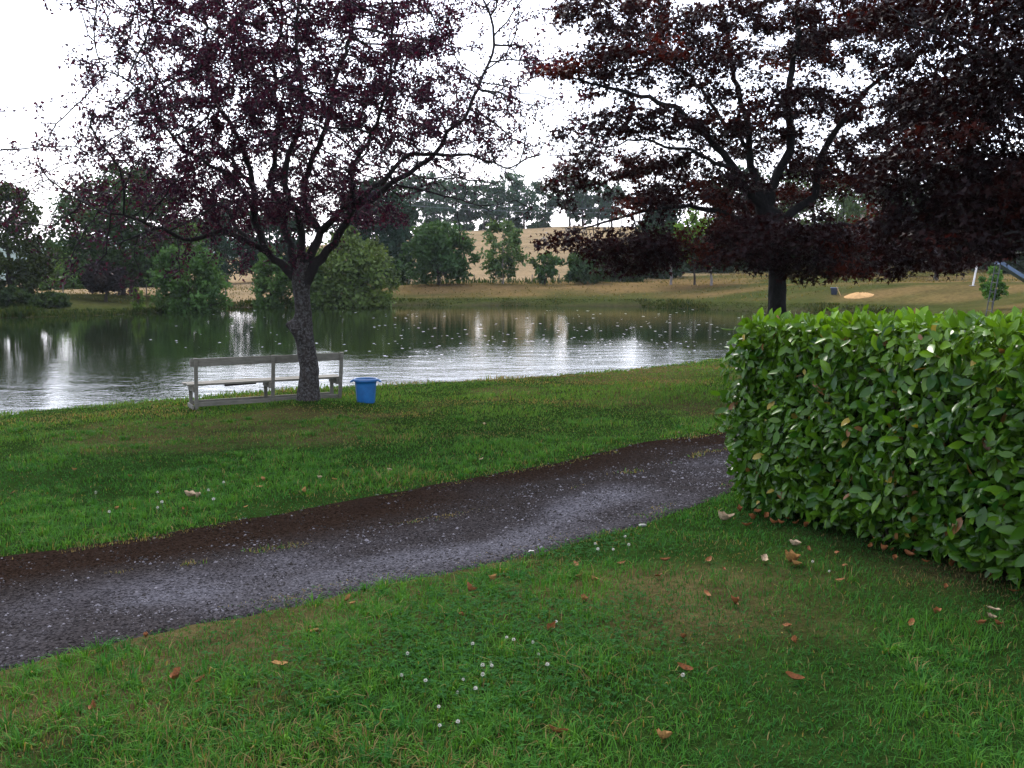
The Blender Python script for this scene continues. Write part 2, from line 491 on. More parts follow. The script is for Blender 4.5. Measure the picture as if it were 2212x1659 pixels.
HC = hit_near(734, 506)[:2]; HD = unit(hit_near(1024, 598)[:2] - HC); HN = np.array([-HD[1], HD[0]])   # hedge front corner, run, depth
HEDGE_L, HEDGE_W, HEDGE_H = 5.6, 1.35, 1.47
def in_hedge(x, y, m=0.0):
    a = (x - HC[0]) * HD[0] + (y - HC[1]) * HD[1]; bq = (x - HC[0]) * HN[0] + (y - HC[1]) * HN[1]
    return (a > -m) & (a < HEDGE_L + m) & (bq > -m) & (bq < HEDGE_W + m)
N0 = 400000
u01 = rng.random(N0)
e_ = 0.32
ya, yb = 2.3, 34.0
Y = (ya ** e_ + u01 * (yb ** e_ - ya ** e_)) ** (1 / e_)
X = rng.uniform(-1, 1, N0) * (0.54 * Y + 1.5)
sd = pond_sd(X, Y); ptv = path_t(X, Y)
g1, g2, g3 = fbm(X, Y, 1.3, 81), fbm(X, Y, 0.42, 91), fbm(X, Y, 4.5, 101)
tuft_on_path = (np.abs(ptv - 0.56 - 0.1 * (g1 - 0.5)) < 0.035) & (g2 > 0.60)
edge = np.clip(np.minimum(np.abs(ptv), np.abs(ptv - 1)) / 0.17, 0, 1)
onp = (ptv > 0.0) & (ptv < 1.0)
keep = (sd > 0.12) & (~onp | tuft_on_path | ((ptv < 0.09) & (g2 > 0.47)) | ((ptv > 0.94) & (g2 > 0.5))) & ~in_hedge(X, Y, -0.25)
bare = sstep(0.70, 0.78, 0.55 * g1 + 0.45 * g2)
keep &= rng.random(N0) > bare * 0.8
X, Y, g1, g2, g3, edge, sd, ptv = (v[keep] for v in (X, Y, g1, g2, g3, edge, sd, ptv))
n = len(X)
lush = sstep(0.36, 0.66, 0.5 * g1 + 0.25 * g3 + 0.25 * g2)
hgt = (0.023 + 0.030 * lush + 0.030 * sstep(0.55, 0.75, g2) * lush) * rng.uniform(0.55, 1.35, n)
hgt *= 0.55 + 0.45 * edge
ontrack = (ptv > 0.02) & (ptv < 0.98); hgt = np.where(ontrack, hgt * .55, hgt)
hgt = np.where(sd < 0.7, hgt * 1.35, hgt) * (1 + 0.012 * Y)
wid = np.maximum(0.0042, 0.00072 * Y) * rng.uniform(0.7, 1.3, n)
drym = np.clip(sstep(0.50, 0.70, 0.5 * fbm(X, Y, 2.1, 111) + 0.5 * fbm(X * 0.6, Y, 0.9, 121)) + 0.55 * (1 - edge) * sstep(.35, .6, g2), 0, 1)
gA, gB, gD = C(0.070, 0.188, 0.024), C(0.024, 0.105, 0.021), C(0.24, 0.180, 0.070)
gcol = mixn(gB[None], gA[None], np.clip(lush * 0.8 + rng.normal(0, .25, n), 0, 1))
gcol = mixn(gcol, C(0.150, 0.220, 0.036)[None], np.clip(sstep(9, 15, Y) * 0.75 + 0.0 * Y, 0, 1) * rng.random(n))
isdry = rng.random(n) < np.where(ontrack, .45, 0) + 0.05 + (0.36 + 0.3 * sstep(9, 13, Y)) * drym
gcol[isdry] = gD[None] * rng.uniform(0.55, 1.15, (isdry.sum(), 1))
gcol *= rng.uniform(0.7, 1.3, (n, 1))
lawn = grass('grass', 'short mown lawn grass with dry patches on both sides of the track', X, Y, hgt, wid, gcol, 0.75, M_GRASS)

# coarse tussocks standing out of the lawn
nt0 = 5200
Yt = (2.4 ** .6 + rng.random(nt0) * (15.5 ** .6 - 2.4 ** .6)) ** (1 / .6); Xt = rng.uniform(-1, 1, nt0) * (.54 * Yt + 1.4)
wl = 0.55 * fbm(Xt, Yt, 1.3, 81) + 0.45 * fbm(Xt, Yt, 0.6, 171)
ptt = path_t(Xt, Yt)
kt = (wl > 0.535) & ((ptt < -0.03) | (ptt > 1.03)) & ~in_hedge(Xt, Yt, .1) & (pond_sd(Xt, Yt) > .3)
Xt, Yt = Xt[kt], Yt[kt]; nt1 = len(Xt)
nb = 34
ti = np.repeat(np.arange(nt1), nb); n = len(ti)
ang = rng.uniform(0, 2 * np.pi, n); rad_ = np.abs(rng.normal(0, .030, n)) * (1 + .03 * Yt[ti])
tx, ty = Xt[ti] + np.cos(ang) * rad_, Yt[ti] + np.sin(ang) * rad_
tsz = rng.uniform(.6, 1.25, nt1)[ti]
th_ = rng.uniform(.035, .078, n) * tsz
tone = rng.random(nt1)[ti][:, None]
tcol = (C(0.030, 0.125, 0.024)[None] * (1 - tone) + C(0.085, 0.205, 0.026)[None] * tone) * rng.uniform(.65, 1.35, (n, 1))
dryb = rng.random(n) < .05; tcol[dryb] = C(.24, .18, .07)
tz_ = terrain(tx, ty)
tdir = np.stack([np.cos(ang), np.sin(ang), np.zeros(n)], 1)
tl = np.abs(rng.normal(.55, .35, n)) + .1
tb = np.stack([tx, ty, tz_ - .006], 1); upv_ = np.array([0, 0, 1.0])
tm_ = tb + upv_ * (th_ * .62)[:, None] + tdir * (th_ * tl * .35)[:, None]
tt_ = tb + upv_ * (th_ * (1 - .32 * tl))[:, None] + tdir * (th_ * tl * 1.15)[:, None]
ts_ = np.stack([-np.sin(ang), np.cos(ang), np.zeros(n)], 1) * (np.maximum(.0026, .00036 * Yt[ti]) * rng.uniform(.7, 1.2, n))[:, None]
Vt_ = np.stack([tb - ts_, tb + ts_, tm_ + ts_ * .9, tm_ - ts_ * .9, tt_], 1)
b5 = (np.arange(n) * 5)[:, None]
link('tussock_grass', mesh_np('tussock_grass', Vt_.reshape(-1, 3), [b5 + np.array([[0, 1, 2, 3]]), b5 + np.array([[3, 2, 4]])], np.repeat(tcol, 5, 0)), M_GRASS, label='coarse longer grass tussocks standing out of the mown lawn', cat='grass', kind='stuff')

# ------------------------------------------------------------------ skeleton trees (space colonisation)
class Skel:
    def __init__(s): s.p, s.par, s.minr = [], [], []
    def add(s, p, par, r=0.0):
        s.p.append(np.asarray(p, float)); s.par.append(par); s.minr.append(r); return len(s.p) - 1
    def polyline(s, pts, r0, r1, step, start=-1, collar=0.0):
        pts = np.asarray(pts, float)
        seg = np.linalg.norm(np.diff(pts, axis=0), axis=1); cum = np.concatenate([[0], np.cumsum(seg)])
        k = max(2, int(cum[-1] / step)); last = start; ids = []
        for i, u in enumerate(np.linspace(0, cum[-1], k + 1)):
            if i == 0 and start >= 0: continue
            q = np.array([np.interp(u, cum, pts[:, j]) for j in range(3)])
            q += (rng.normal(0, 0.018, 3) + 0.05 * np.array([math.sin(u * 3.1 + pts[0, 0] * 9), math.sin(u * 2.3 + pts[-1, 0] * 7), 0]) * min(1, u) if 0 < i else 0)
            last = s.add(q, last, (r0 + (r1 - r0) * u / cum[-1]) * (1 + collar * math.exp(-u / 0.28))); ids.append(last)
        return ids
    def nearest(s, q):
        return int(np.argmin(np.linalg.norm(np.array(s.p) - q, axis=1)))
def colonize(sk, A, D, di, dk, iters, grav=0.0, inert=0.22):
    pos = np.zeros((60000, 3)); par = np.full(60000, -1); m = len(sk.p)
    pos[:m] = np.array(sk.p); par[:m] = sk.par
    best = np.full(len(A), 1e9); bi = np.zeros(len(A), int)
    for s0 in range(0, m, 400):
        d = np.linalg.norm(A[:, None] - pos[None, s0:min(m, s0 + 400)], axis=2)
        j = d.argmin(1); dd = d[np.arange(len(A)), j]
        up = dd < best; best[up] = dd[up]; bi[up] = j[up] + s0
    alive = best > dk
    stale = np.zeros(len(A), int)
    for it in range(iters):
        act = np.where(alive & (best < di))[0]
        if len(act) == 0: break
        v = unit(A[act] - pos[bi[act]])
        acc = np.zeros((m, 3)); np.add.at(acc, bi[act], v)
        src = np.unique(bi[act])
        prevd = unit(pos[src] - pos[np.maximum(par[src], 0)] + 1e-6)
        dirv = unit(unit(acc[src]) + inert * prevd + rng.normal(0, 0.14, (len(src), 3)) + np.array([0, 0, grav]))
        new = pos[src] + dirv * D
        k = len(src)
        if m + k > 60000: break
        pos[m:m + k] = new; par[m:m + k] = src
        ai = np.where(alive)[0]
        d = np.linalg.norm(A[ai][:, None] - new[None], axis=2)
        j = d.argmin(1); dd = d[np.arange(len(ai)), j]
        up = dd < best[ai] - 1e-4
        stale[ai] += 1; stale[ai[up]] = 0
        best[ai[up]] = dd[up]; bi[ai[up]] = j[up] + m
        m += k
        alive &= (best > dk) & ((stale < 5) | (best > di))
    for i in range(len(sk.p), m): sk.p.append(pos[i]); sk.par.append(int(par[i])); sk.minr.append(0)
def radii(sk, tip, e):
    n = len(sk.p); acc = np.zeros(n); depth = np.zeros(n, int)
    r = np.zeros(n)
    kids = [[] for _ in range(n)]
    for i, p in enumerate(sk.par):
        if p >= 0: kids[p].append(i)
    for i in range(n - 1, -1, -1):
        r[i] = max(sk.minr[i], (acc[i] ** (1 / e)) if acc[i] > 0 else tip)
        if sk.par[i] >= 0:
            acc[sk.par[i]] += r[i] ** e if sk.minr[i] == 0 or True else 0
            depth[sk.par[i]] = max(depth[sk.par[i]], depth[i] + 1)
    for i in range(n):                                        # guided limbs keep their own thickness
        if sk.minr[i] > 0: r[i] = min(r[i], sk.minr[i] * 1.15)
        if sk.par[i] >= 0: r[i] = min(r[i], r[sk.par[i]])
    return r, depth, kids
def tubes(name, sk, r, kids, skip_root=0):
    P = np.array(sk.p); V, F = [], []; nv = 0
    stack = [(0, -1)]
    while stack:
        i, fr = stack.pop()
        chain = ([fr] if fr >= 0 else []) + [i]
        while kids[chain[-1]]:
            ks = sorted(kids[chain[-1]], key=lambda q: -r[q])
            for q in ks[1:]: stack.append((q, chain[-1]))
            chain.append(ks[0])
        if len(chain) < 2: continue
        pts = P[chain]; rad = r[chain].copy()
        if fr >= 0: rad[0] = min(rad[0], rad[1] * 1.25)
        k = 4 if rad.max() < 0.012 else (5 if rad.max() < 0.03 else 8)
        tg = unit(np.gradient(pts, axis=0))
        ref = np.array([0.3, 0.9, 0.2]); a = unit(np.cross(tg, ref)); bvec = np.cross(tg, a)
        ph = np.arange(k) * 2 * np.pi / k
        ring = pts[:, None] + (a[:, None] * np.cos(ph)[None, :, None] + bvec[:, None] * np.sin(ph)[None, :, None]) * rad[:, None, None]
        V.append(ring.reshape(-1, 3))
        L = len(chain)
        q = np.arange(L - 1)[:, None] * k + np.arange(k)[None]; q2 = np.arange(L - 1)[:, None] * k + ((np.arange(k) + 1) % k)[None]
        F.append(np.stack([q, q2, q2 + k, q + k], -1).reshape(-1, 4) + nv); nv += L * k
    return mesh_np(name, np.concatenate(V), [np.concatenate(F)], None, True)

def bark(name, dark, light, lichen, sc=9.0, thr=0.52):
    m, t, b, o = material(name)
    dark, light, lichen = (tuple(v * ALB for v in c_) for c_ in (dark, light, lichen))
    mp = node(t, 'ShaderNodeMapping'); mp.inputs['Scale'].default_value = (1, 1, 0.45)
    t.links.new(texcoord(t), mp.inputs[0])
    f = noise_tex(t, sc, 6, 0.7, mp.outputs[0]); g = noise_tex(t, sc * 2.6, 5, 0.75)
    base = ramp(t, f, [(0.3, dark), (0.7, light)])
    spots = ramp(t, g, [(thr, (0, 0, 0)), (thr + 0.16, (1, 1, 1))])
    t.links.new(mixc(t, spots, base, lichen), b.inputs['Base Color'])
    b.inputs['Roughness'].default_value = 0.9
    b.inputs['Specular IOR Level'].default_value = 0.15
    bump(t, b, f, 1.0, 0.03)
    return m
def trunk_mesh(name, axis, rad, nr=64, nk=26, burrs=(), amp=0.018, flare=0.0):
    axis = np.asarray(axis, float); u = np.linspace(0, 1, len(axis)); uu = np.linspace(0, 1, nr)
    A = np.stack([np.interp(uu, u, axis[:, j]) for j in range(3)], 1)
    for _ in range(4): A[1:-1] = (A[:-2] + A[2:] + 2 * A[1:-1]) / 4
    Rr = np.interp(uu, u, rad) * (1 + flare * np.exp(-uu * 14))
    ph = np.arange(nk) * 2 * np.pi / nk
    V = np.zeros((nr, nk, 3))
    for i in range(nr):
        for j in range(nk):
            d = np.array([math.cos(ph[j]), math.sin(ph[j]), 0])
            p = A[i] + d * Rr[i]
            q = Vector((p[0] * 7, p[1] * 7, p[2] * 3.0))
            dr = amp * mnoise.noise(q) + amp * 0.8 * mnoise.noise(q * 2.7) + amp * 0.5 * mnoise.noise(Vector((d[0] * 4, d[1] * 4, A[i][2] * 1.2)))
            for (bu, bd, bh, bs) in burrs:
                dd = np.linalg.norm(d - np.array(bd)); dr += bh * math.exp(-((A[i][2] - bu) / bs) ** 2 - (dd / 0.75) ** 2) * (1 + 0.5 * mnoise.noise(q * 2))
            if flare: dr += flare * 0.35 * Rr[i] * math.exp(-uu[i] * 16) * math.cos(ph[j] * 5 + 1)
            V[i, j] = p + d * dr
    q = np.arange(nr - 1)[:, None] * nk + np.arange(nk)[None]; q2 = np.arange(nr - 1)[:, None] * nk + ((np.arange(nk) + 1) % nk)[None]
    F = np.stack([q, q2, q2 + nk, q + nk], -1).reshape(-1, 4)
    return mesh_np(name, V.reshape(-1, 3), [F], None, True)

# ------------------------------------------------------------------ purple plum tree beside the bench
def D_(x, y, dy=0.0): return at(x * K, y * K, PY + dy)             # 2212-wide picture coordinates
base = np.array([TR_P[0], TR_P[1], ground(TR_P[0], TR_P[1]) - 0.05])
plum = empty('plum_tree', base, 'purple-leaved plum tree with lichened trunk growing through the bench line', 'tree')
Mw = lambda o: None
axis = np.array([base, D_(668, 800), D_(660, 740), D_(655, 690), D_(652, 640), D_(650, 600), D_(656, 570), D_(660, 545)])
rad = [0.18, 0.152, 0.145, 0.142, 0.138, 0.165, 0.14, 0.03]
M_PB = bark('plum_bark', (0.012, 0.009, 0.007), (0.045, 0.035, 0.028), (0.105, 0.105, 0.095), 9, 0.47)
M_PBR = bark('plum_branch_bark', (0.010, 0.008, 0.008), (0.032, 0.026, 0.022), (0.10, 0.11, 0.08), 10, 0.62)
tz = lambda y: D_(650, y)[2]
tm = trunk_mesh('trunk', axis - base, rad, 90, 30, [(tz(715) - base[2], (-0.7, -0.7, 0), 0.11, 0.17), (tz(700) - base[2], (-1, -0.1, 0), 0.11, 0.10), (tz(575) - base[2], (0, -1, 0), 0.05, 0.15), (tz(735) - base[2], (0.1, -1, 0), 0.03, 0.08)], 0.02, 0.25)
link('trunk', tm, M_PB, plum)
sk = Skel()
root = sk.add(D_(652, 610), -1, 0.17)
def limb(pts, r0, r1, start=None):
    P = np.array([D_(*p) for p in pts]); P[1:-1] += rng.normal(0, .06, (len(P) - 2, 3)); r0 *= .70
    s = root if start is None else sk.nearest(P[0])
    return sk.polyline(P, r0, r1, 0.16, s, collar=0.9 if start is None else 0.35)
limb([(640, 600, 0), (580, 552, -.1), (540, 520, -.2), (490, 512, -.5), (440, 520, -.8), (380, 505, -1.2), (300, 480, -1.6), (210, 455, -1.9)], 0.075, 0.012)
limb([(580, 552, -.1), (556, 470, .0), (545, 400, .2), (520, 320, .3), (480, 230, .5), (450, 120, .8), (430, -20, .9)], 0.07, 0.02, 1)
limb([(640, 585, 0), (612, 500, .4), (600, 420, .7), (590, 330, 1.0), (585, 220, 1.3), (590, 80, 1.5), (600, -60, 1.6)], 0.075, 0.02)
limb([(655, 580, -.1), (645, 500, -.3), (628, 430, -.4), (640, 350, -.6), (655, 250, -.8), (650, 120, -1.0), (640, -60, -1.1)], 0.08, 0.02)
limb([(660, 575, 0), (690, 500, .2), (665, 430, .3), (690, 330, .6), (720, 220, .8), (740, 100, 1.0), (760, -40, 1.2)], 0.085, 0.02)
limb([(690, 500, .2), (740, 465, .0), (800, 440, -.2), (850, 385, -.4), (930, 340, -.5), (1000, 250, -.6), (1040, 150, -.6)], 0.075, 0.02, 1)
limb([(670, 590, 0), (720, 510, -.2), (760, 450, -.4), (830, 400, -.6), (880, 350, -.7), (940, 330, -.9), (1020, 340, -1.0), (1100, 370, -1.1)], 0.095, 0.010)
limb([(840, 395, -.6), (900, 410, -.7), (980, 425, -.8), (1060, 450, -1.0)], 0.03, 0.006, 1)
limb([(760, 450, -.4), (770, 380, -.8), (800, 280, -1.2), (840, 160, -1.5), (860, 30, -1.7)], 0.05, 0.015, 1)
limb([(556, 470, 0), (500, 400, -.6), (420, 330, -1.0), (360, 260, -1.2), (300, 180, -1.3), (230, 150, -1.4)], 0.05, 0.010, 1)
limb([(545, 400, .2), (470, 330, .9), (400, 250, 1.3), (330, 130, 1.6), (300, 20, 1.7)], 0.045, 0.012, 1)
limb([(540, 520, -.2), (480, 450, .4), (400, 400, .9), (300, 360, 1.2), (200, 340, 1.4)], 0.04, 0.008, 1)
NA = 7500
q = rng.normal(size=(NA * 3, 3)); q = unit(q) * (rng.random((NA * 3, 1)) ** (1 / 2.6))
cx = at(303, 95, PY)
A = q * np.array([4.3, 3.9, 4.1]) + cx
A = A[~((A[:, 0] < at(95, 60, PY)[0]) & (A[:, 2] > at(95, 120, PY)[2]))]
Apx = 512 + 1000 * A[:, 0] / A[:, 1]
low = A[:, 2] < at(300, 222, PY)[2] - 0.10 * np.abs(A[:, 0] - cx[0])
rgt = (A[:, 0] - cx[0] > 1.7) & (A[:, 2] < at(300, 190, PY)[2])
nz = np.array([mnoise.noise(Vector(p * 0.75)) for p in A])
A = A[~low & ~rgt & (nz > -0.22)][:NA]
xt = np.concatenate([at(70, 175, PY)[None] + rng.normal(size=(150, 3)) * [1.0, .9, .45], at(115, 120, PY)[None] + rng.normal(size=(60, 3)) * [.7, .8, .5],
                     at(505, 140, PY)[None] + rng.normal(size=(120, 3)) * [.8, .9, .7], at(150, 235, PY - 1)[None] + rng.normal(size=(160, 3)) * [1.1, .7, .42],
                     at(240, 215, PY - .6)[None] + rng.normal(size=(110, 3)) * [1.0, .8, .4]])
A = np.concatenate([A, xt])
colonize(sk, A, 0.17, 1.6, 0.21, 120, -0.02)
r, depth, kids = radii(sk, 0.0062, 2.5)
pm = tubes('branches', sk, r, kids)
pm.transform(__import__('mathutils').Matrix.Translation(-Vector(base)))
link('branches', pm, M_PBR, plum)
SP_ = np.array(sk.p); par = np.array(sk.par)
dirs = unit(SP_ - SP_[np.maximum(par, 0)] + 1e-6)
tw = np.where((depth <= 7) & (r < 0.02))[0]
dc = np.linalg.norm((SP_[tw] - cx) / np.array([4.4, 4.0, 4.0]), axis=1)
tipd = depth[tw]
inner = 1 - sstep(0.45, 1.0, dc)
lf = inner * 42 * (0.35 + 0.65 * np.clip(1 - tipd / 7, 0, 1)) + (1 - inner) * np.where(tipd <= 1, 13, np.where(tipd <= 3, 5, 1.0))
lowbare = SP_[tw][:, 2] < at(300, 215, PY)[2]
rightbare = (SP_[tw][:, 0] > at(400, 180, PY)[0]) & (SP_[tw][:, 2] < at(400, 165, PY)[2])
lf = np.where(lowbare, lf * 0.8, lf); lf = np.where(rightbare, lf * 0.12, lf) * rng.uniform(0.3, 1.6, len(tw))
cnt = lf.astype(int)
idx = np.repeat(tw, cnt); n = len(idx)
Pl = SP_[idx] - dirs[idx] * rng.uniform(0, .17, (n, 1)) + rng.normal(0, 0.055, (n, 3))
ax = unit(dirs[idx] * 0.5 + rand_dir(n) * 0.9 + [0, 0, -0.25])
L = rng.uniform(0.045, 0.08, n)
pcol = mixn(C(0.016, 0.006, 0.013)[None], C(0.066, 0.012, 0.021)[None], rng.random(n) ** 1.6) * rng.uniform(0.7, 1.3, (n, 1))
M_PL = leaf_material('plum_leaf', 0.5, 0.15, 0.34, (2.2, 0.9, 1.7))
link('crown', leaves('crown', Pl - base, ax, rand_dir(n), L, L * 0.55, DIAMOND, DIAMOND_F, pcol), M_PL, plum)
print('plum nodes', len(SP_), 'leaves', n)

# ------------------------------------------------------------------ copper maples on the right
M_MB = bark('maple_bark', (0.009, 0.008, 0.0075), (0.026, 0.024, 0.022), (0.04, 0.043, 0.036), 9, 0.55)
M_ML = leaf_material('maple_leaf', 0.5, 0.10, 0.30, (2.6, 0.8, 0.45))
def maple(label, MY, trunk_px, trunk_r, limbs, blobs, step, nleaf, leafsize, seedcol, dens=1.0):
    m_ = lambda x, y, dy=0.0: at(x, y, MY + dy)
    bx = m_(*trunk_px[0]); bx[2] = ground(bx[0], bx[1]) - 0.06
    tree = empty('maple_tree', bx, label, 'tree')
    axis = np.array([bx] + [m_(*p) for p in trunk_px[1:]])
    link('trunk', trunk_mesh('trunk', axis - bx, trunk_r, 60, 24, (), 0.02, 0.3), M_MB, tree)
    sk = Skel(); rt = sk.add(axis[-2], -1, trunk_r[-1])
    for pts, r0, r1 in limbs:
        P = np.array([m_(*p) for p in pts])
        sk.polyline(P, r0, r1, step, sk.nearest(P[0]))
    As = []
    for (x, y, dy, sx_, sy_, sz_, cnt) in blobs:
        c = m_(x, y, dy); k = MY / 1000; cnt = int(cnt * 1.7)
        u_ = rng.normal(size=(cnt, 3)); u_ = unit(u_) * (rng.random((cnt, 1)) ** (1 / 2.4))
        p = u_ * np.array([sx_ * k, sy_, sz_ * k])
        p[:, 2] -= 0.10 * (p[:, 0] ** 2) / max(sx_ * k, .1)              # plates droop at their ends
        As.append(p + c)
    A = np.concatenate(As)
    layer = np.array([mnoise.noise(Vector((p[0] * 0.35, p[1] * 0.35, p[2] * 1.5))) for p in A])
    A = A[layer > -0.16]
    colonize(sk, A, step, 2.2, step * 1.5, 120, -0.03)
    r, depth, kids = radii(sk, 0.005, 2.4)
    tm = tubes('branches', sk, r, kids)
    tm.transform(__import__('mathutils').Matrix.Translation(-Vector(bx)))
    link('branches', tm, M_MB, tree)
    SPm = np.array(sk.p); par = np.array(sk.par); dirs = unit(SPm - SPm[np.maximum(par, 0)] + 1e-6)
    tw = np.where((depth <= 6) & (r < 0.03))[0]
    cnt = (nleaf * rng.uniform(0.35, 1.6, len(tw))).astype(int)
    idx = np.repeat(tw, cnt); n = len(idx)
    Pl = SPm[idx] + rng.normal(0, 1, (n, 3)) * [0.13, 0.13, 0.06]
    ax = unit(dirs[idx] * 0.5 + rand_dir(n) * 0.8 + [0, 0, -0.35])
    nor = unit(rand_dir(n) * 0.8 + [0, 0, 1.0])
    L = leafsize * rng.uniform(0.7, 1.25, n)
    patch = np.array([mnoise.noise(Vector(p * 0.9)) for p in SPm])[idx]
    red = np.clip(sstep(0.25, 0.55, patch) * 0.9 + 0.1 * rng.random(n), 0, 1)
    col = mixn(C(0.0125, 0.0055, 0.0062)[None], C(0.085, 0.018, 0.007)[None], red * (0.8 if seedcol == 1 else 0.55)) * (1.0 if seedcol == 1 else 0.7) * rng.uniform(0.6, 1.4, (n, 1))
    link('crown', leaves('crown', Pl - bx, ax, nor, L, L * 0.95, MAPLE, MAPLE_F, col), M_ML, tree)
    print('maple nodes', len(SPm), 'leaves', n)
    return tree
maple('copper-leaved maple with dark trunk rising behind the laurel hedge', 21.0,
      [(776, 392), (776, 330), (777, 295), (778, 265), (770, 235), (764, 210), (760, 195)], [0.24, 0.195, 0.182, 0.178, 0.185, 0.175, 0.15],
      [([(765, 212, 0), (735, 170, -.3), (707, 137, -.6), (680, 110, -.9), (645, 97, -1.1), (608, 87, -1.4), (550, 75, -1.6)], 0.10, 0.012),
       ([(760, 200, 0), (752, 150, .5), (744, 119, .8), (737, 80, 1.0), (725, 30, 1.3), (715, -30, 1.5)], 0.09, 0.02),
       ([(766, 210, 0), (788, 150, -.2), (788, 130, -.3), (791, 87, -.5), (795, 40, -.7), (800, -30, -.9)], 0.11, 0.03),
       ([(775, 225, 0), (815, 195, .2), (824, 150, .3), (845, 115, .3), (863, 94, .3), (892, 72, .3), (940, 40, .2)], 0.10, 0.02),
       ([(770, 235, 0), (730, 215, -.6), (690, 205, -1.1), (640, 210, -1.6), (600, 225, -1.9), (555, 235, -2.1)], 0.07, 0.008),
       ([(768, 240, 0), (740, 205, .7), (700, 185, 1.3), (650, 172, 1.8), (600, 175, 2.2)], 0.06, 0.008),
       ([(735, 170, -.3), (690, 150, -1.2), (640, 140, -1.8), (590, 150, -2.2)], 0.05, 0.008),
       ([(772, 240, 0), (790, 225, -1.2), (810, 230, -2.2), (840, 245, -3.0)], 0.06, 0.01),
       ([(775, 235, 0), (830, 225, .8), (890, 225, 1.4), (950, 240, 1.8)], 0.07, 0.01),
       ([(752, 150, .5), (700, 90, 1.2), (650, 40, 1.6), (600, 0, 1.8)], 0.05, 0.01)],
      [(570, 68, -1.2, 45, 0.9, 14, 130), (625, 80, -1.2, 60, 1.4, 16, 260), (555, 92, -.8, 25, .7, 7, 40), (640, 55, -.4, 60, 1.6, 20, 260), (600, 12, 0.6, 55, 1.5, 20, 230),
       (680, 20, 0.6, 80, 2.2, 35, 520), (760, 20, 0, 90, 2.6, 40, 620), (850, 30, 0, 90, 2.6, 45, 560), (720, 75, .4, 60, 2.2, 24, 300),
       (590, 130, -1.6, 40, .9, 11, 110), (640, 120, -1.5, 55, 1.2, 14, 200), (600, 160, 0.6, 50, 1.2, 12, 150), (650, 165, 0, 60, 1.5, 16, 260),
       (575, 182, -.5, 40, .9, 10, 90), (620, 205, -1.2, 55, 1.3, 14, 220), (650, 200, -.6, 40, 1.6, 16, 170), (735, 190, -.6, 35, 1.8, 18, 170),
       (575, 240, -2.0, 42, .8, 9, 150), (630, 245, -1.6, 55, 1.2, 15, 300), (655, 250, -1.0, 30, 1.4, 18, 150), (740, 240, -1.0, 35, 1.8, 22, 230), (740, 255, -2.0, 50, 1.3, 16, 260),
       (640, 268, -1.0, 40, 1.0, 8, 120), (800, 240, -2.5, 70, 1.2, 26, 400), (825, 262, -2.6, 50, 1.0, 18, 240), (830, 170, 0.6, 60, 2.0, 26, 240),
       (870, 250, 0.5, 70, 2.2, 26, 380), (930, 245, 1.0, 70, 2.2, 30, 380), (770, 190, 1.6, 60, 1.5, 22, 220), (880, 120, .5, 55, 2.0, 24, 200), (745, 220, 1.5, 35, 1.5, 20, 150), (960, 252, 1.4, 40, 1.6, 14, 150), (800, 110, -.6, 70, 1.6, 26, 200), (760, 140, 1.0, 50, 1.4, 20, 120), (700, 125, -.4, 40, 1.2, 14, 90)],
      0.2, 34.0, 0.10, 1)
maple('second, darker copper maple whose crown fills the upper corner above the hedge', 15.5,
      [(1175, 430), (1172, 360), (1168, 290), (1160, 220), (1150, 160), (1145, 120)], [0.3, 0.25, 0.235, 0.22, 0.2, 0.17],
      [([(1150, 165, 0), (1090, 110, -.4), (1020, 70, -.8), (960, 40, -1.0), (900, 25, -1.2)], 0.10, 0.012),
       ([(1155, 190, 0), (1090, 170, .2), (1020, 160, .2), (960, 165, .0), (900, 180, -.2)], 0.09, 0.012),
       ([(1150, 150, 0), (1130, 60, .4), (1090, -20, .6), (1050, -90, .8)], 0.10, 0.02),
       ([(1160, 210, 0), (1110, 215, -.8), (1050, 225, -1.2), (1000, 240, -1.4), (960, 255, -1.5)], 0.07, 0.01),
       ([(1150, 170, 0), (1100, 120, 1.0), (1040, 90, 1.6), (980, 90, 2.0)], 0.07, 0.01)],
      [(1000, 40, -.5, 110, 1.8, 60, 700), (930, 20, -.6, 80, 1.4, 35, 340), (1000, 130, 0, 95, 1.8, 45, 700), (925, 165, -.2, 60, 1.2, 32, 320), (1000, 200, -.6, 85, 1.6, 36, 560),
       (965, 238, -1.2, 55, 1.0, 18, 240), (1050, 225, -1.2, 50, 1.0, 20, 160), (1085, 180, 0, 100, 2.0, 80, 380), (1090, 30, .3, 110, 2.2, 80, 380), (950, 95, 1.4, 70, 1.5, 35, 320), (905, 222, 0, 40, 1.0, 16, 120)],
      0.18, 31.0, 0.10, 2)

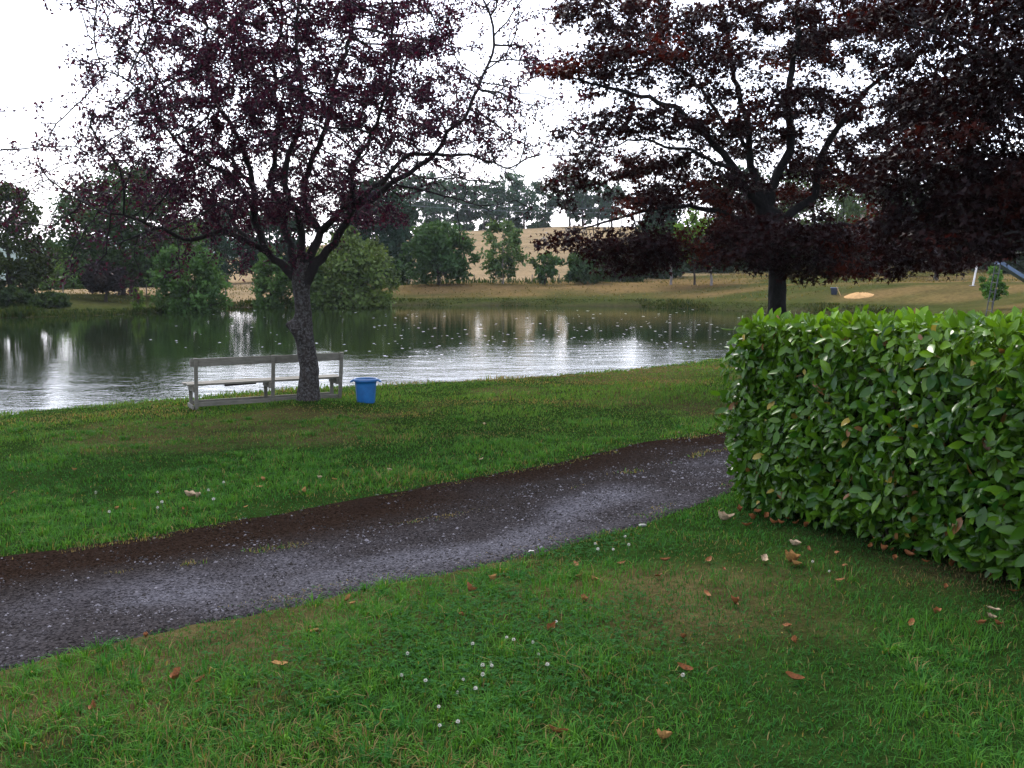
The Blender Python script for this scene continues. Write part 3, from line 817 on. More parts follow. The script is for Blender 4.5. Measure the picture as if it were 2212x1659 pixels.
# ------------------------------------------------------------------ background trees
M_FL = leaf_material('far_leaf', 0.7, 0.08, 0.22, (1.2, 1.3, 0.6))
M_FB = bark('far_bark', (0.03, 0.025, 0.02), (0.085, 0.07, 0.055), (0.14, 0.13, 0.11), 3, 0.6)
M_PALEB = bark('pale_bark', (0.16, 0.14, 0.12), (0.28, 0.25, 0.22), (0.35, 0.33, 0.3), 3, 0.6)
def profile(kind, t):
    if kind == 'bush': return np.sqrt(np.clip(1 - (1.9 * (t - 0.42)) ** 2 * 0.80, 0.05, 1)) * np.where(t > .42, np.sqrt(np.clip(1 - (np.maximum(t - .42, 0) / .58) ** 2.4, 0, 1)), 1)
    if kind == 'round': return np.sqrt(np.clip(1 - ((t - 0.42) / 0.58) ** 2, 0, 1))
    if kind == 'column': return np.clip(np.sin(np.pi * np.clip(t * 0.92 + 0.08, 0, 1)) ** 0.6, 0, 1)
    if kind == 'pine': return 0.35 + 0.65 * np.sqrt(np.clip(1 - ((t - 0.55) / 0.5) ** 2, 0, 1))
    if kind == 'conifer': return np.clip(1.05 - t, 0, 1) ** 0.75
    if kind == 'airy': return np.clip(np.sin(np.pi * np.clip(t * 0.85 + 0.12, 0, 1)), 0, 1) ** 0.9
    return np.ones_like(t)
def far_tree(name, label, px, Y, top, hw, kind, col, cb=0.2, lean=0.0, clumps=60, per=42, leaf=None, trunk_r=None, bark_m=None, group=None, cat='tree', jitter=0.10, sparse=0.0, zoff=0.0, trunks=1, base_px=None):
    if Y > 60 and not name.startswith('ridge'):
        k_ = float(far_scale(px))
        Y = Y * k_; leaf = leaf and leaf * k_; trunk_r = trunk_r and trunk_r * max(k_, .75)
    c = at(px, top, Y); x0 = c[0]
    zb = ground(x0, Y) + zoff
    H = c[2] - zb; hw = hw * Y / 1000
    leaf = (leaf or 0.0031 * Y) * 1.3; per = int(per * 1.75)
    root = empty(name, (x0, Y, zb), label, cat, group)
    cz0, cz1 = cb * H, H
    # clump centres towards the surface of the crown
    t = rng.random(clumps * 3)
    prof = profile(kind, t)
    keepc = rng.random(clumps * 3) < np.clip(prof + 0.1, 0.15, 1)
    t, prof = t[keepc][:clumps], prof[keepc][:clumps]
    k = len(t)
    a = rng.uniform(0, 2 * np.pi, k); rad = np.sqrt(rng.uniform(0.12, 1, k)) * prof * hw * rng.uniform(0.72, 1.16, k)
    cz = cz0 + t * (cz1 - cz0)
    cs = np.stack([np.cos(a) * rad + lean * cz, np.sin(a) * rad, cz], 1)
    crad = (0.10 + 0.20 * rng.random(k)) * min(hw, H * .55) * (1.15 if kind in ('bush', 'round') else 1.0)
    crad = np.minimum(crad, np.maximum(0.12 * hw, (H - cz) * 0.9 + 0.05 * H))
    cnt = np.maximum(6, (per * rng.uniform(0.6, 1.4, k)).astype(int))
    idx = np.repeat(np.arange(k), cnt); n = len(idx)
    u_ = unit(rng.normal(size=(n, 3))) * (rng.random((n, 1)) ** 0.45)
    sq = np.array([1.25, 1.25, 0.72]) if kind in ('pine', 'conifer') else np.array([1, 1, 0.85])
    P = cs[idx] + u_ * crad[idx][:, None] * sq
    out_ = unit(u_ + 0.6 * (cs[idx] - [0, 0, H * 0.5]) / max(hw, H * .5))
    ax = unit(rand_dir(n) + 0.4 * out_ + [0, 0, 0.15])
    nor = unit(out_ + rand_dir(n) * 0.7)
    L = leaf * rng.uniform(0.55, 1.35, n)
    cv = rng.normal(1, 0.16, (k, 1))[idx] * rng.uniform(0.7, 1.3, (n, 1))
    yel = (rng.random(k) ** 2)[idx][:, None] * 0.35
    col = np.array(col) * np.array([1.0, 1.04, 1.0]); cc = (col[None] * (1 - yel) + col[None] * np.array([1.7, 1.25, 0.7]) * yel) * cv
    P[:, 2] = np.maximum(P[:, 2], 0.05)
    link('crown', leaves('crown', P, ax, nor, L, L * 0.62, DIAMOND, DIAMOND_F, cc), M_FL, root)
    # trunk and limbs
    trunk_r = trunk_r or 0.022 * H + 0.02
    sk = Skel()
    for tk in range(trunks):
        ox = (tk - (trunks - 1) / 2) * trunk_r * 3
        pts = [(ox, 0, -0.1), (ox + lean * H * .25, 0, 0.25 * H), (ox * 1.6 + lean * H * .5, 0, 0.5 * H), (ox * 2 + lean * H * .85, 0, 0.9 * H)]
        ids = sk.polyline(np.array(pts), trunk_r, trunk_r * 0.18, H * 0.06)
        if tk == 0: main = ids
    for j in rng.choice(k, min(k, 16), replace=False):
        tgt = cs[j]; zst = max(cb * H * 0.75, tgt[2] - 0.22 * H)
        s = min(main, key=lambda q: abs(sk.p[q][2] - zst))
        midp = (sk.p[s] + tgt) / 2 + np.array([0, 0, 0.03 * H])
        sk.polyline(np.array([sk.p[s], midp, tgt]), trunk_r * 0.32, trunk_r * 0.10, H * 0.08, s)
    V, F, nv = [], [], 0
    P_ = np.array(sk.p); R_ = np.array(sk.minr)
    ph = np.arange(6) * np.pi / 3
    for i, p in enumerate(sk.par):
        if p < 0: continue
        d = unit(P_[i] - P_[p]); a1 = unit(np.cross(d, [0.21, 0.95, 0.1])); b1 = np.cross(d, a1)
        rp = min(R_[p], R_[i] * 1.3)
        ring = a1[None] * np.cos(ph)[:, None] + b1[None] * np.sin(ph)[:, None]
        V += [P_[p] + ring * rp, P_[i] + ring * R_[i]]
        qa = np.arange(6); qb = (qa + 1) % 6
        F.append(np.stack([qa, qb, qb + 6, qa + 6], -1) + nv); nv += 12
    link('trunk', mesh_np('trunk', np.concatenate(V), [np.concatenate(F)], None, True), bark_m or M_FB, root)
    return root
OAK, DK, PINE, LT, OL, BL = (0.040, 0.085, 0.024), (0.022, 0.045, 0.018), (0.024, 0.052, 0.030), (0.095, 0.165, 0.034), (0.085, 0.120, 0.034), (0.045, 0.085, 0.040)
far_tree('broadleaf_tree', 'dark bronze-green tree at the pond edge cut by the frame side', 4, 84, 184, 44, 'column', (0.036, 0.050, 0.016), 0.0, clumps=150, per=52)
far_tree('broadleaf_tree', 'broad dark green tree behind the plum tree foliage, on the far bank', 122, 100, 168, 62, 'round', (0.034, 0.062, 0.022), 0.14, clumps=240, per=46, trunks=2)
far_tree('hedgerow_bush', 'dark hedge bush behind the straw field under the broad green tree', 112, 126, 252, 30, 'bush', (0.034, 0.058, 0.024), 0.0, clumps=70, cat='bush')
far_tree('hedgerow_bush', 'dark hedge bush behind the straw field beside the waterside willow', 152, 130, 250, 26, 'bush', (0.036, 0.062, 0.024), 0.0, clumps=70, cat='bush')
far_tree('broadleaf_tree', 'light green tree glimpsed in the gap under the blue hill', 82, 135, 236, 26, 'round', LT, 0.05, clumps=70)
far_tree('broadleaf_tree', 'dark hedgerow tree beside the light green tree beneath the blue hill', 50, 140, 243, 22, 'bush', OAK, 0.0, clumps=60)
far_tree('hedgerow_bush', 'low green bramble hedge at the back of the straw field', 62, 118, 273, 24, 'bush', (0.07, 0.125, 0.035), 0.0, clumps=50, cat='bush')
far_tree('hedgerow_bush', 'small leafy bramble bush next to the low green hedge in the straw field', 92, 120, 275, 15, 'bush', (0.06, 0.11, 0.032), 0.0, clumps=36, cat='bush')
far_tree('broadleaf_tree', 'small dark purple tree on the grassy bank under the broad green tree', 104, 90, 262, 20, 'round', (0.026, 0.020, 0.020), 0.3, clumps=40, trunk_r=0.18)
far_tree('waterside_shrub', 'low dark shrub at the water below the bronze-green tree', 12, 79, 289, 22, 'bush', (0.03, 0.05, 0.018), 0.0, clumps=60, cat='bush')
far_tree('waterside_shrub', 'low dark reedy shrub at the water below the first fence post', 50, 80, 294, 20, 'bush', (0.034, 0.055, 0.018), 0.0, clumps=50, cat='bush')
far_tree('willow_bush', 'bright green rounded willow hanging over the far water', 187, 92, 240, 35, 'bush', (0.052, 0.105, 0.028), 0.0, clumps=130, per=50, cat='bush')
far_tree('broadleaf_tree', 'light green treetop showing above the waterside willow', 181, 112, 219, 20, 'round', (0.075, 0.13, 0.03), 0.2, clumps=50)
far_tree('young_bush', 'tiny yellow-green sapling on the bank left of the waterside willow', 137, 84, 287, 6, 'airy', (0.10, 0.16, 0.03), 0.0, clumps=26, per=26, leaf=0.18, cat='bush')
far_tree('pine_tree', 'dark pine behind the plum trunk, left one of the dark group', 224, 158, 204, 34, 'round', PINE, 0.14, clumps=90, cat='tree', group='dark pines behind the plum trunk')
far_tree('pine_tree', 'dark pine right behind the plum trunk fork', 276, 165, 200, 36, 'round', PINE, 0.14, clumps=90, group='dark pines behind the plum trunk')
far_tree('willow_bush', 'smaller pale green willow bush left of the plum trunk', 270, 108, 249, 22, 'bush', (0.06, 0.115, 0.030), 0.0, clumps=70, cat='bush')
far_tree('willow_bush', 'large olive green willow bush at the water right of the plum trunk', 350, 112, 231, 44, 'bush', (0.080, 0.120, 0.034), 0.0, clumps=170, per=52, cat='bush')
far_tree('willow_bush', 'low leafy willow part by the shore between the two willow bushes', 312, 110, 268, 26, 'bush', (0.062, 0.105, 0.030), 0.0, clumps=70, cat='bush')
far_tree('spruce_tree', 'massive dark spruce below the ridge behind the olive willow', 376, 165, 183, 40, 'round', (0.020, 0.044, 0.026), 0.03, clumps=190, per=46)
far_tree('hawthorn_bush', 'dark hawthorn bush at the foot of the massive spruce', 398, 140, 252, 14, 'bush', DK, 0.0, clumps=36, cat='bush')
far_tree('oak_tree', 'round bushy oak on the far bank right of the massive spruce', 438, 134, 224, 34, 'round', (0.042, 0.084, 0.028), 0.10, clumps=130, per=44, trunk_r=0.2)
far_tree('young_tree', 'slender airy young tree standing against the tan hillside', 503, 134, 221, 25, 'airy', (0.075, 0.125, 0.045), 0.12, clumps=62, per=26, trunk_r=0.1, bark_m=M_PALEB)
far_tree('young_tree', 'smallest thin young tree standing against the tan hillside', 545, 133, 250, 13, 'airy', (0.055, 0.10, 0.035), 0.14, clumps=34, per=22, trunk_r=0.09)
far_tree('young_tree', 'low spreading tree half hidden by the lowest maple branch', 586, 134, 251, 26, 'round', (0.040, 0.075, 0.028), 0.12, clumps=60, per=32, trunk_r=0.14)
far_tree('hawthorn_bush', 'dark bush under the lowest maple branch beyond the bank', 622, 140, 250, 30, 'bush', (0.034, 0.062, 0.026), 0.0, clumps=70, cat='bush')
far_tree('hawthorn_bush', 'dark bush on the lawn between the maple branch and the bright sapling', 658, 146, 246, 30, 'bush', (0.026, 0.046, 0.022), 0.0, clumps=70, cat='bush')
# ridge row
ridge = [(408, 184, 15), (426, 176, 16), (440, 181, 15), (455, 180, 15), (470, 186, 12), (484, 181, 14), (496, 183, 12), (510, 177, 15), (524, 179, 15), (545, 180, 11), (570, 175, 14), (583, 181, 13), (598, 186, 12), (612, 190, 12)]
ords = ['first', 'second', 'third', 'fourth', 'fifth', 'sixth', 'seventh', 'eighth', 'ninth', 'tenth', 'eleventh', 'twelfth', 'thirteenth', 'fourteenth']
for i, (px, top, hw) in enumerate(ridge):
    far_tree('ridge_tree', f'{ords[i]} tall tree from the left in the skyline row on the ridge', px, RIDGE - 3 + rng.uniform(-3, 5), top + rng.uniform(-5, 6), hw * 1.1 * rng.uniform(.8, 1.2), 'pine', (0.048, 0.090, 0.055), 0.17 if i not in (7, 9, 11) else 0.05, clumps=52, per=25, leaf=0.5, trunk_r=0.26, group='tall trees along the ridge', lean=rng.normal(0, 0.02))
for i, (px, top, hw, lab) in enumerate([(432, 220, 12, 'low scrub under the ridge trees above the round oak'), (466, 223, 10, 'low scrub under the ridge trees left of the slender young tree'), (515, 219, 9, 'dark rounded scrub at the ridge under its thickest trees'),
                                        (540, 224, 14, 'low hedge scrub along the ridge in the open sky gap'), (490, 222, 10, 'low scrub on the ridge above the slender young tree')]):
    far_tree('ridge_bush', lab, px, RIDGE - 2, top, hw, 'bush', (0.05, 0.09, 0.05), 0.0, clumps=26, per=24, leaf=0.5, cat='bush', group='scrub along the ridge')
# trees beyond the right lawn
for (px, Y, top, hw, kind, col, cb, tr, lab) in [
    (662, 170, 188, 32, 'conifer', (0.030, 0.055, 0.040), 0.05, .3, 'blue-green spruce behind the maple, nearest the open sky'),
    (696, 118, 208, 22, 'airy', (0.12, 0.21, 0.030), 0.30, .13, 'bright yellow-green young tree glowing through the maple leaves'),
    (672, 122, 226, 20, 'round', (0.036, 0.064, 0.024), 0.5, .15, 'lawn tree with grey trunk left of the bright young tree'),
    (712, 114, 236, 22, 'round', (0.040, 0.065, 0.024), 0.45, .15, 'lawn tree with pale trunk right of the bright young tree'),
    (740, 165, 170, 42, 'round', (0.026, 0.050, 0.022), 0.06, .4, 'tall dark tree behind the maple trunk, left side'),
    (815, 160, 160, 46, 'round', (0.060, 0.095, 0.030), 0.06, .4, 'tall lighter green tree behind the maple trunk, right side'),
    (885, 170, 175, 46, 'round', (0.030, 0.056, 0.024), 0.05, .4, 'tall dark tree behind the lawn above the sand heap'),
    (960, 165, 165, 50, 'round', (0.026, 0.046, 0.022), 0.05, .4, 'tall dark tree behind the lawn above the white post'),
    (1030, 150, 160, 50, 'round', (0.024, 0.042, 0.020), 0.05, .4, 'tall dark tree at the frame edge behind the slide'),
    (900, 120, 232, 34, 'round', (0.080, 0.115, 0.030), 0.28, .25, 'olive green lawn tree with low crown behind the maple fringe'),
    (938, 104, 236, 26, 'round', (0.060, 0.085, 0.028), 0.48, .26, 'lawn tree with short thick dark trunk beyond the sand heap'),
    (770, 150, 238, 40, 'bush', (0.026, 0.045, 0.022), 0.0, .2, 'dark shrub mass at the back of the lawn left of the maple trunk'),
    (708, 152, 248, 34, 'bush', (0.028, 0.048, 0.022), 0.0, .2, 'dark shrub mass at the back of the lawn behind the bright young tree'),
    (850, 150, 246, 44, 'bush', (0.030, 0.05, 0.022), 0.0, .2, 'dark shrub mass at the back of the lawn right of the maple trunk'),
    (940, 150, 246, 46, 'bush', (0.026, 0.046, 0.022), 0.0, .2, 'dark shrub mass at the back of the lawn behind the thick-trunked tree'),
    (1020, 140, 244, 40, 'bush', (0.024, 0.042, 0.020), 0.0, .2, 'dark shrub mass at the back of the lawn behind the slide'),
]:
    far_tree('lawn_tree' if kind != 'bush' else 'lawn_shrub', lab, px, Y, top, hw, kind, col, cb, trunk_r=tr, clumps=int(40 + hw * 1.6), per=36 if kind != 'airy' else 22, cat='tree' if kind != 'bush' else 'bush', group='trees and shrubs behind the lawn', bark_m=M_PALEB if 'pale' in lab or 'grey' in lab else None)
sap = far_tree('sapling', 'small leafy sapling with thin stem on the lawn beside the slide', 994, 52, 268, 13, 'airy', (0.075, 0.16, 0.028), 0.30, clumps=40, per=26, leaf=0.13, trunk_r=0.025)

# distant hill
hx = np.linspace(-1500, 900, 90); hv, hf = [], []
for i, x in enumerate(hx):
    pxx = 512 + 1000 * x / 1500
    h = 1500 * np.interp(pxx, [-500, -100, 90, 140, 190, 300, 500, 800, 1100], [0.005, 0.024, 0.034, 0.038, 0.034, 0.02, 0.006, 0.004, 0.0]) + 5 * vnoise(x, 0.0, 22, 5)
    for (yo, hh) in ((0, -30), (150, h * .75), (350, h), (700, -30)): hv.append((x, 1400 + yo, hh))
for i in range(len(hx) - 1):
    for j in range(3): hf.append((i * 4 + j, (i + 1) * 4 + j, (i + 1) * 4 + j + 1, i * 4 + j + 1))
M_HILL = plain('wooded_hill', (0.045, 0.075, 0.035), 1.0, 0.0, 0.03, 0.4)
link('hills', mesh_np('hills', np.array(hv), [np.array(hf)], None, False), M_HILL, kind='structure')

# reeds and rough grass along the far shore
fs = np.array(far_sh); seg = np.linalg.norm(np.diff(fs, axis=0), axis=1); cum = np.concatenate([[0], np.cumsum(seg)])
n = 17000
u_ = rng.uniform(0, cum[-1], n)
bx_, by_ = np.interp(u_, cum, fs[:, 0]), np.interp(u_, cum, fs[:, 1])
offs = rng.gamma(1.6, 0.55, n) - 0.2
by_ = by_ + offs
ap = 512 + 1000 * bx_ / by_
pat = fbm(u_, u_ * 0, 4.0, 131)
hh = (0.18 + 0.6 * sstep(0.38, 0.75, pat)) * rng.uniform(0.5, 1.3, n) * np.interp(ap, [0, 120, 250, 450, 1000], [1.5, 1.1, 0.6, 0.45, 0.22]) * np.exp(-np.maximum(offs - 1.5, 0) * 0.5)
rc = mixn(C(0.020, 0.042, 0.010)[None], C(0.10, 0.085, 0.028)[None], (rng.random(n) ** 2) * np.interp(ap, [0, 200, 500], [.5, .6, 1.0])) * rng.uniform(.7, 1.3, (n, 1))
o_ = grass('reeds', 'rough green reeds and grasses fringing the far shore of the pond', bx_, by_, hh, np.full(n, 0.06), rc, 0.3, M_GRASS)
o_['category'] = 'reeds'
# rough dry grass on the far bank, along the fence and at the foot of the field
n = 26000
ax_ = rng.uniform(-40, 1060, n); yo_ = rng.uniform(90, 150, n); yy_ = yo_ * far_scale(ax_); xx_ = (ax_ - 512) / 1000 * yy_
sdv = pond_sd(xx_, yy_)
ff = (sdv > 2.5) & (rng.random(n) < np.where((yo_ > 134) & (yo_ < 142), 1, 0.35))
xx_, yy_, ax_, yo_ = xx_[ff], yy_[ff], ax_[ff], yo_[ff]; n = len(xx_)
strip = (yo_ > 135) & (yo_ < 142) & (ax_ > 380) & (ax_ < 640)
hh = np.where(strip, rng.uniform(.2, .6, n), rng.uniform(.06, .18, n))
rc = np.where(strip[:, None], C(0.036, 0.060, 0.02)[None], mixn(C(0.085, 0.085, 0.027)[None], C(0.20, 0.145, 0.06)[None], rng.random(n))) * rng.uniform(.7, 1.25, (n, 1))
o_ = grass('rough_grass', 'dry rough grass on the far bank and along the fence line', xx_, yy_, hh, np.full(n, 0.09), rc, 0.5, M_GRASS)

# small pale flecks laid flat on the pond surface
n = 430
fx_ = rng.uniform(150, 770, n); fy_ = 307 + 62 * rng.beta(1.6, 1.9, n)
dens = np.exp(-((fx_ - 600) / 190) ** 2) * 1.0 + 0.35
kk = (rng.random(n) < dens) & (fy_ < np.interp(fx_, [150, 300, 420, 600, 770], [345, 356, 362, 362, 350]))
fx_, fy_ = fx_[kk], fy_[kk]; n = len(fx_)
fp = np.array([[*on_water(a, b_), WATER + 0.004] for a, b_ in zip(fx_, fy_)])
s_in = pond_sd(fp[:, 0], fp[:, 1]) < -0.6
fp = fp[s_in]; n = len(fp)
a = rng.uniform(0, 6.28, n)
ax = np.stack([np.cos(a), np.sin(a), rng.uniform(-.01, .03, n)], 1)
L = rng.uniform(0.07, 0.2, n) * np.clip(fp[:, 1] / 50, .6, 1.2)
FL_T = [(-.5, 0, .02), (-.2, .5, .04), (.25, .45, .05), (.5, 0, .02), (.25, -.45, .04), (-.2, -.5, .05), (0, 0, 0.0)]
FL_F = [[(6, 0, 5), (6, 1, 0), (6, 2, 1), (6, 3, 2), (6, 4, 3), (6, 5, 4)]]
M_FLECK = leaf_material('floating_fleck', 0.35, 0.5, 0.0)
link('floating_specks', leaves('floating_specks', fp, ax, np.tile([0, 0, 1.0], (n, 1)), L, L * .8, FL_T, FL_F, np.tile(C(.6, .6, .6), (n, 1))), M_FLECK, label='small pale flecks drifting on the pond surface', cat='specks', kind='stuff')

# ------------------------------------------------------------------ box builder for made things
def box_bm(bm, p0, p1, wid, hgt, up=(0, 0, 1), bev=0.004):
    """a bar of section wid x hgt from p0 to p1"""
    p0, p1 = Vector(p0), Vector(p1); d = (p1 - p0).normalized(); upv = Vector(up)
    s = d.cross(upv).normalized(); u = s.cross(d).normalized()
    vs = []
    for p in (p0, p1):
        for a, b_ in ((-1, -1), (1, -1), (1, 1), (-1, 1)): vs.append(bm.verts.new(p + s * (a * wid / 2) + u * (b_ * hgt / 2)))
    fs = [(3, 2, 1, 0), (4, 5, 6, 7), (0, 1, 5, 4), (1, 2, 6, 5), (2, 3, 7, 6), (3, 0, 4, 7)]
    faces = [bm.faces.new([vs[i] for i in f]) for f in fs]
    if bev: bmesh.ops.bevel(bm, geom=list({e for f in faces for e in f.edges}), offset=bev, segments=1, affect='EDGES')
def bar(name, p0, p1, wid, hgt, mat, parent, up=(0, 0, 1), bev=0.004, label=None):
    bm = bmesh.new(); box_bm(bm, p0, p1, wid, hgt, up, bev)
    bmesh.ops.recalc_face_normals(bm, faces=bm.faces)
    me = bpy.data.meshes.new(name); bm.to_mesh(me); bm.free()
    return link(name, me, mat, parent, label=label)

# ------------------------------------------------------------------ bench
def wood(name, c0, c1):
    m, t, b, o = material(name)
    c0, c1 = (tuple(v * ALB for v in c_) for c_ in (c0, c1))
    mp = node(t, 'ShaderNodeMapping'); mp.inputs['Scale'].default_value = (2.0, 22, 22)
    t.links.new(texcoord(t), mp.inputs[0])
    f = noise_tex(t, 2.0, 6, 0.7, mp.outputs[0]); g = noise_tex(t, 5, 4, 0.7)
    c_ = mixc(t, ramp(t, g, [(0.42, (0, 0, 0)), (0.7, (.5, .5, .5))]), ramp(t, f, [(0.3, c0), (0.7, c1)]), (0.05, 0.054, 0.034))
    t.links.new(c_, b.inputs['Base Color']); b.inputs['Roughness'].default_value = 0.75; b.inputs['Specular IOR Level'].default_value = 0.2
    bump(t, b, f, 0.4, 0.004)
    return m
M_WOOD = wood('weathered_grey_wood', (0.135, 0.125, 0.092), (0.245, 0.225, 0.172))
bl, br = BL_P.copy(), BR_P.copy()
vec = br - bl; LB = float(np.linalg.norm(vec)); rz = math.atan2(vec[1], vec[0])
bench = empty('park_bench', bl, 'long weathered grey wooden bench facing the pond behind the plum trunk', 'bench', rz=rz)
SL = vec[2] / LB
bz = lambda x, z: (z + SL * x)
HB = 0.895
for fx, nm in ((0.03, 0), (LB * 0.515, 1), (LB - 0.03, 2)):
    z0 = SL * fx
    bar('back_post', (fx, 0.02, z0 - 0.03), (fx + 0.03 * nm * .5, -0.07, z0 + HB), 0.06, 0.045, M_WOOD, bench, up=(0, 1, 0))
    bar('front_leg', (fx - 0.02, 0.42, z0 - 0.03), (fx - 0.02, 0.42, z0 + 0.34), 0.06, 0.045, M_WOOD, bench, up=(0, 1, 0))
    bar('seat_support', (fx - 0.021, -0.01, z0 + 0.355), (fx - 0.021, 0.50, z0 + 0.355), 0.062, 0.10, M_WOOD, bench)
    bar('foot_rail', (fx - 0.06, -0.03, z0 + 0.045), (fx - 0.06, 0.46, z0 + 0.045), 0.03, 0.07, M_WOOD, bench)
def lb(name, y, z, w_, h_, x0=0.0, x1=LB, up=(0, 0, 1)):
    return bar(name, (x0, y, z + SL * x0), (x1, y, z + SL * x1), w_, h_, M_WOOD, bench, up)
lb('back_board', -0.022, HB - 0.08, 0.028, 0.135, -0.06, LB + 0.02, (0, 0.0, 1))
lb('seat_plank', 0.13, 0.424, 0.19, 0.036, -0.10, LB + 0.03)
lb('seat_plank', 0.36, 0.424, 0.20, 0.036, -0.13, LB + 0.03)
lb('lower_rail', 0.03, 0.085, 0.035, 0.07, 0.04, LB - 0.04)
lb('lower_rail', 0.42, 0.085, 0.035, 0.06, 0.0, LB - 0.04)
bar('brace_board', (0.55, 0.2, 0.375), (1.1, 0.2, 0.385 + SL), 0.05, 0.03, plain('dark_stained_wood', (0.025, 0.018, 0.018), .8, .2, 12), bench, label='dark loose board fixed under the seat')

# ------------------------------------------------------------------ blue bucket
bp = hit(366, 402.5)
M_BLUE, t, b, o = material('blue_plastic')
t.links.new(ramp(t, noise_tex(t, 6, 5, .7), [(0.3, (0.004, 0.060, 0.17)), (0.62, (0.007, 0.095, 0.245)), (0.75, (0.02, 0.12, 0.25))]), b.inputs['Base Color'])
b.inputs['Roughness'].default_value = 0.42
bucket = empty('bucket', (bp[0], bp[1], bp[2] - 0.01), 'bright blue plastic bin with side handles on the grass beside the bench', 'bucket', rz=0.08)
prof = [(0.0, 0.012), (0.145, 0.010), (0.155, 0.0), (0.160, 0.02), (0.172, 0.16), (0.184, 0.33), (0.189, 0.385), (0.206, 0.388), (0.210, 0.40), (0.210, 0.432), (0.204, 0.44), (0.196, 0.436), (0.186, 0.38), (0.170, 0.16), (0.156, 0.03), (0.0, 0.028)]
NK = 40; V, F = [], []
for rr_, zz_ in prof:
    for j in range(NK):
        a = j * 2 * math.pi / NK
        V.append((rr_ * math.cos(a), rr_ * math.sin(a), zz_))
for i in range(len(prof) - 1):
    for j in range(NK): F.append((i * NK + j, i * NK + (j + 1) % NK, (i + 1) * NK + (j + 1) % NK, (i + 1) * NK + j))
link('body', mesh_np('body', np.array(V), [np.array(F)], None, True), M_BLUE, bucket)
for s in (-1, 1):
    bm = bmesh.new()
    pts = [(0.205, -0.06, .41), (0.245, -0.055, .40), (0.262, -0.03, .385), (0.264, 0.03, .385), (0.245, 0.055, .40), (0.205, 0.06, .41)]
    for k in range(len(pts) - 1):
        a_, b_ = pts[k], pts[k + 1]
        box_bm(bm, (a_[0] * s, a_[1], a_[2]), (b_[0] * s, b_[1], b_[2]), 0.022, 0.03, bev=0.006)
    box_bm(bm, (0.2 * s, 0, .402), (0.258 * s, 0, .388), 0.1, 0.006, bev=0.002)
    bmesh.ops.recalc_face_normals(bm, faces=bm.faces)
    me = bpy.data.meshes.new('handle'); bm.to_mesh(me); bm.free()
    link('handle', me, M_BLUE, bucket)

# ------------------------------------------------------------------ laurel hedge
hb0 = np.array([HC[0], HC[1], ground(*HC)])
hedge = empty('laurel_hedge', hb0, 'clipped glossy green cherry laurel hedge beside the gravel track', 'hedge')
HR = np.array([HD[0], HD[1], 0]); HQ = np.array([HN[0], HN[1], 0]); HU = np.array([0, 0, 1.0])
def hpt(a, q_, z_):
    p = HR * a[:, None] + HQ * q_[:, None]
    g_ = terrain(HC[0] + p[:, 0], HC[1] + p[:, 1]) - hb0[2]
    p[:, 2] = g_ + z_
    return p
def bulge(a, z_): return 0.10 * (fbm(a, z_, 0.55, 141) - 0.5) * 2 + 0.05 * (vnoise(a, z_, 0.22, 151) - .5) * 2
LAUREL = [(0, 0, 0), (0.22, 0.36, 0.10), (0.5, 0.5, 0.13), (0.78, 0.36, 0.06), (1.0, 0, -0.16), (0.78, -0.36, 0.06), (0.5, -0.5, 0.13), (0.22, -0.36, 0.10), (0.3, 0, 0.0), (0.65, 0, -0.03)]
LAUREL_F = [[(0, 8, 1), (0, 7, 8), (4, 3, 9), (4, 9, 5)], [(8, 9, 2, 1), (9, 3, 2, 2)][:1] + [(8, 7, 6, 9)], [(9, 3, 2), (9, 6, 5)]]
PA, PQ, PZ, PNm, SRF = [], [], [], [], []
def add(cnt, face):
    layer = rng.random(cnt) ** 1.5 * 0.26
    if face == 'front':
        a = rng.uniform(-0.05, HEDGE_L, cnt); z_ = 0.06 + (HEDGE_H - 0.02) * rng.random(cnt)
        q_ = layer - bulge(a, z_) - 0.06 * np.sin(np.clip(z_ / HEDGE_H, 0, 1) * np.pi) + 0.10 * sstep(0.35, 0.0, z_)
        nn = np.tile(-HQ, (cnt, 1)) + HU * 0.45
    elif face == 'end':
        q_ = rng.uniform(0, HEDGE_W, cnt); z_ = 0.06 + (HEDGE_H - 0.02) * rng.random(cnt)
        a = layer - bulge(q_ + 9, z_) - 0.05 + 0.08 * sstep(0.35, 0.0, z_)
        nn = np.tile(-HR, (cnt, 1)) + HU * 0.45
    else:
        a = rng.uniform(-0.03, HEDGE_L, cnt); q_ = rng.uniform(0, HEDGE_W, cnt)
        z_ = HEDGE_H - layer * 0.8 + bulge(a, q_ + 5) * 0.55 + 0.02
        nn = np.tile(HU, (cnt, 1)) - 0.25 * HQ
    PA.append(a); PQ.append(q_); PZ.append(z_); PNm.append(nn); SRF.append(layer + (0.0 if face == 'front' else 0.001))
add(12500, 'front'); add(2800, 'end'); add(6400, 'top')
fk = np.concatenate([np.zeros(12500), np.ones(2800), np.full(6400, 2)])
nsh = 26
sa_, sq_ = rng.uniform(0, HEDGE_L, nsh), rng.uniform(0.02, HEDGE_W, nsh); shh = rng.uniform(.03, .10, nsh)
rep_ = np.repeat(np.arange(nsh), 7); fr_ = np.tile(np.linspace(.2, 1, 7), nsh)
PA.append(sa_[rep_]); PQ.append(sq_[rep_]); PZ.append(HEDGE_H + shh[rep_] * fr_); PNm.append(np.tile(HU, (len(rep_), 1))); SRF.append(np.full(len(rep_), .2)); fk = np.concatenate([fk, np.full(len(rep_), 2)])
Pl = hpt(np.concatenate(PA), np.concatenate(PQ), np.concatenate(PZ)); nn = np.concatenate(PNm); srf = np.concatenate(SRF)
n = len(Pl)
nor = unit(nn + rng.normal(0, 0.62, (n, 3)))
ax = rng.normal(size=(n, 3)) * 0.75 + unit(nn) * 0.45 + np.array([0, 0, -0.15])
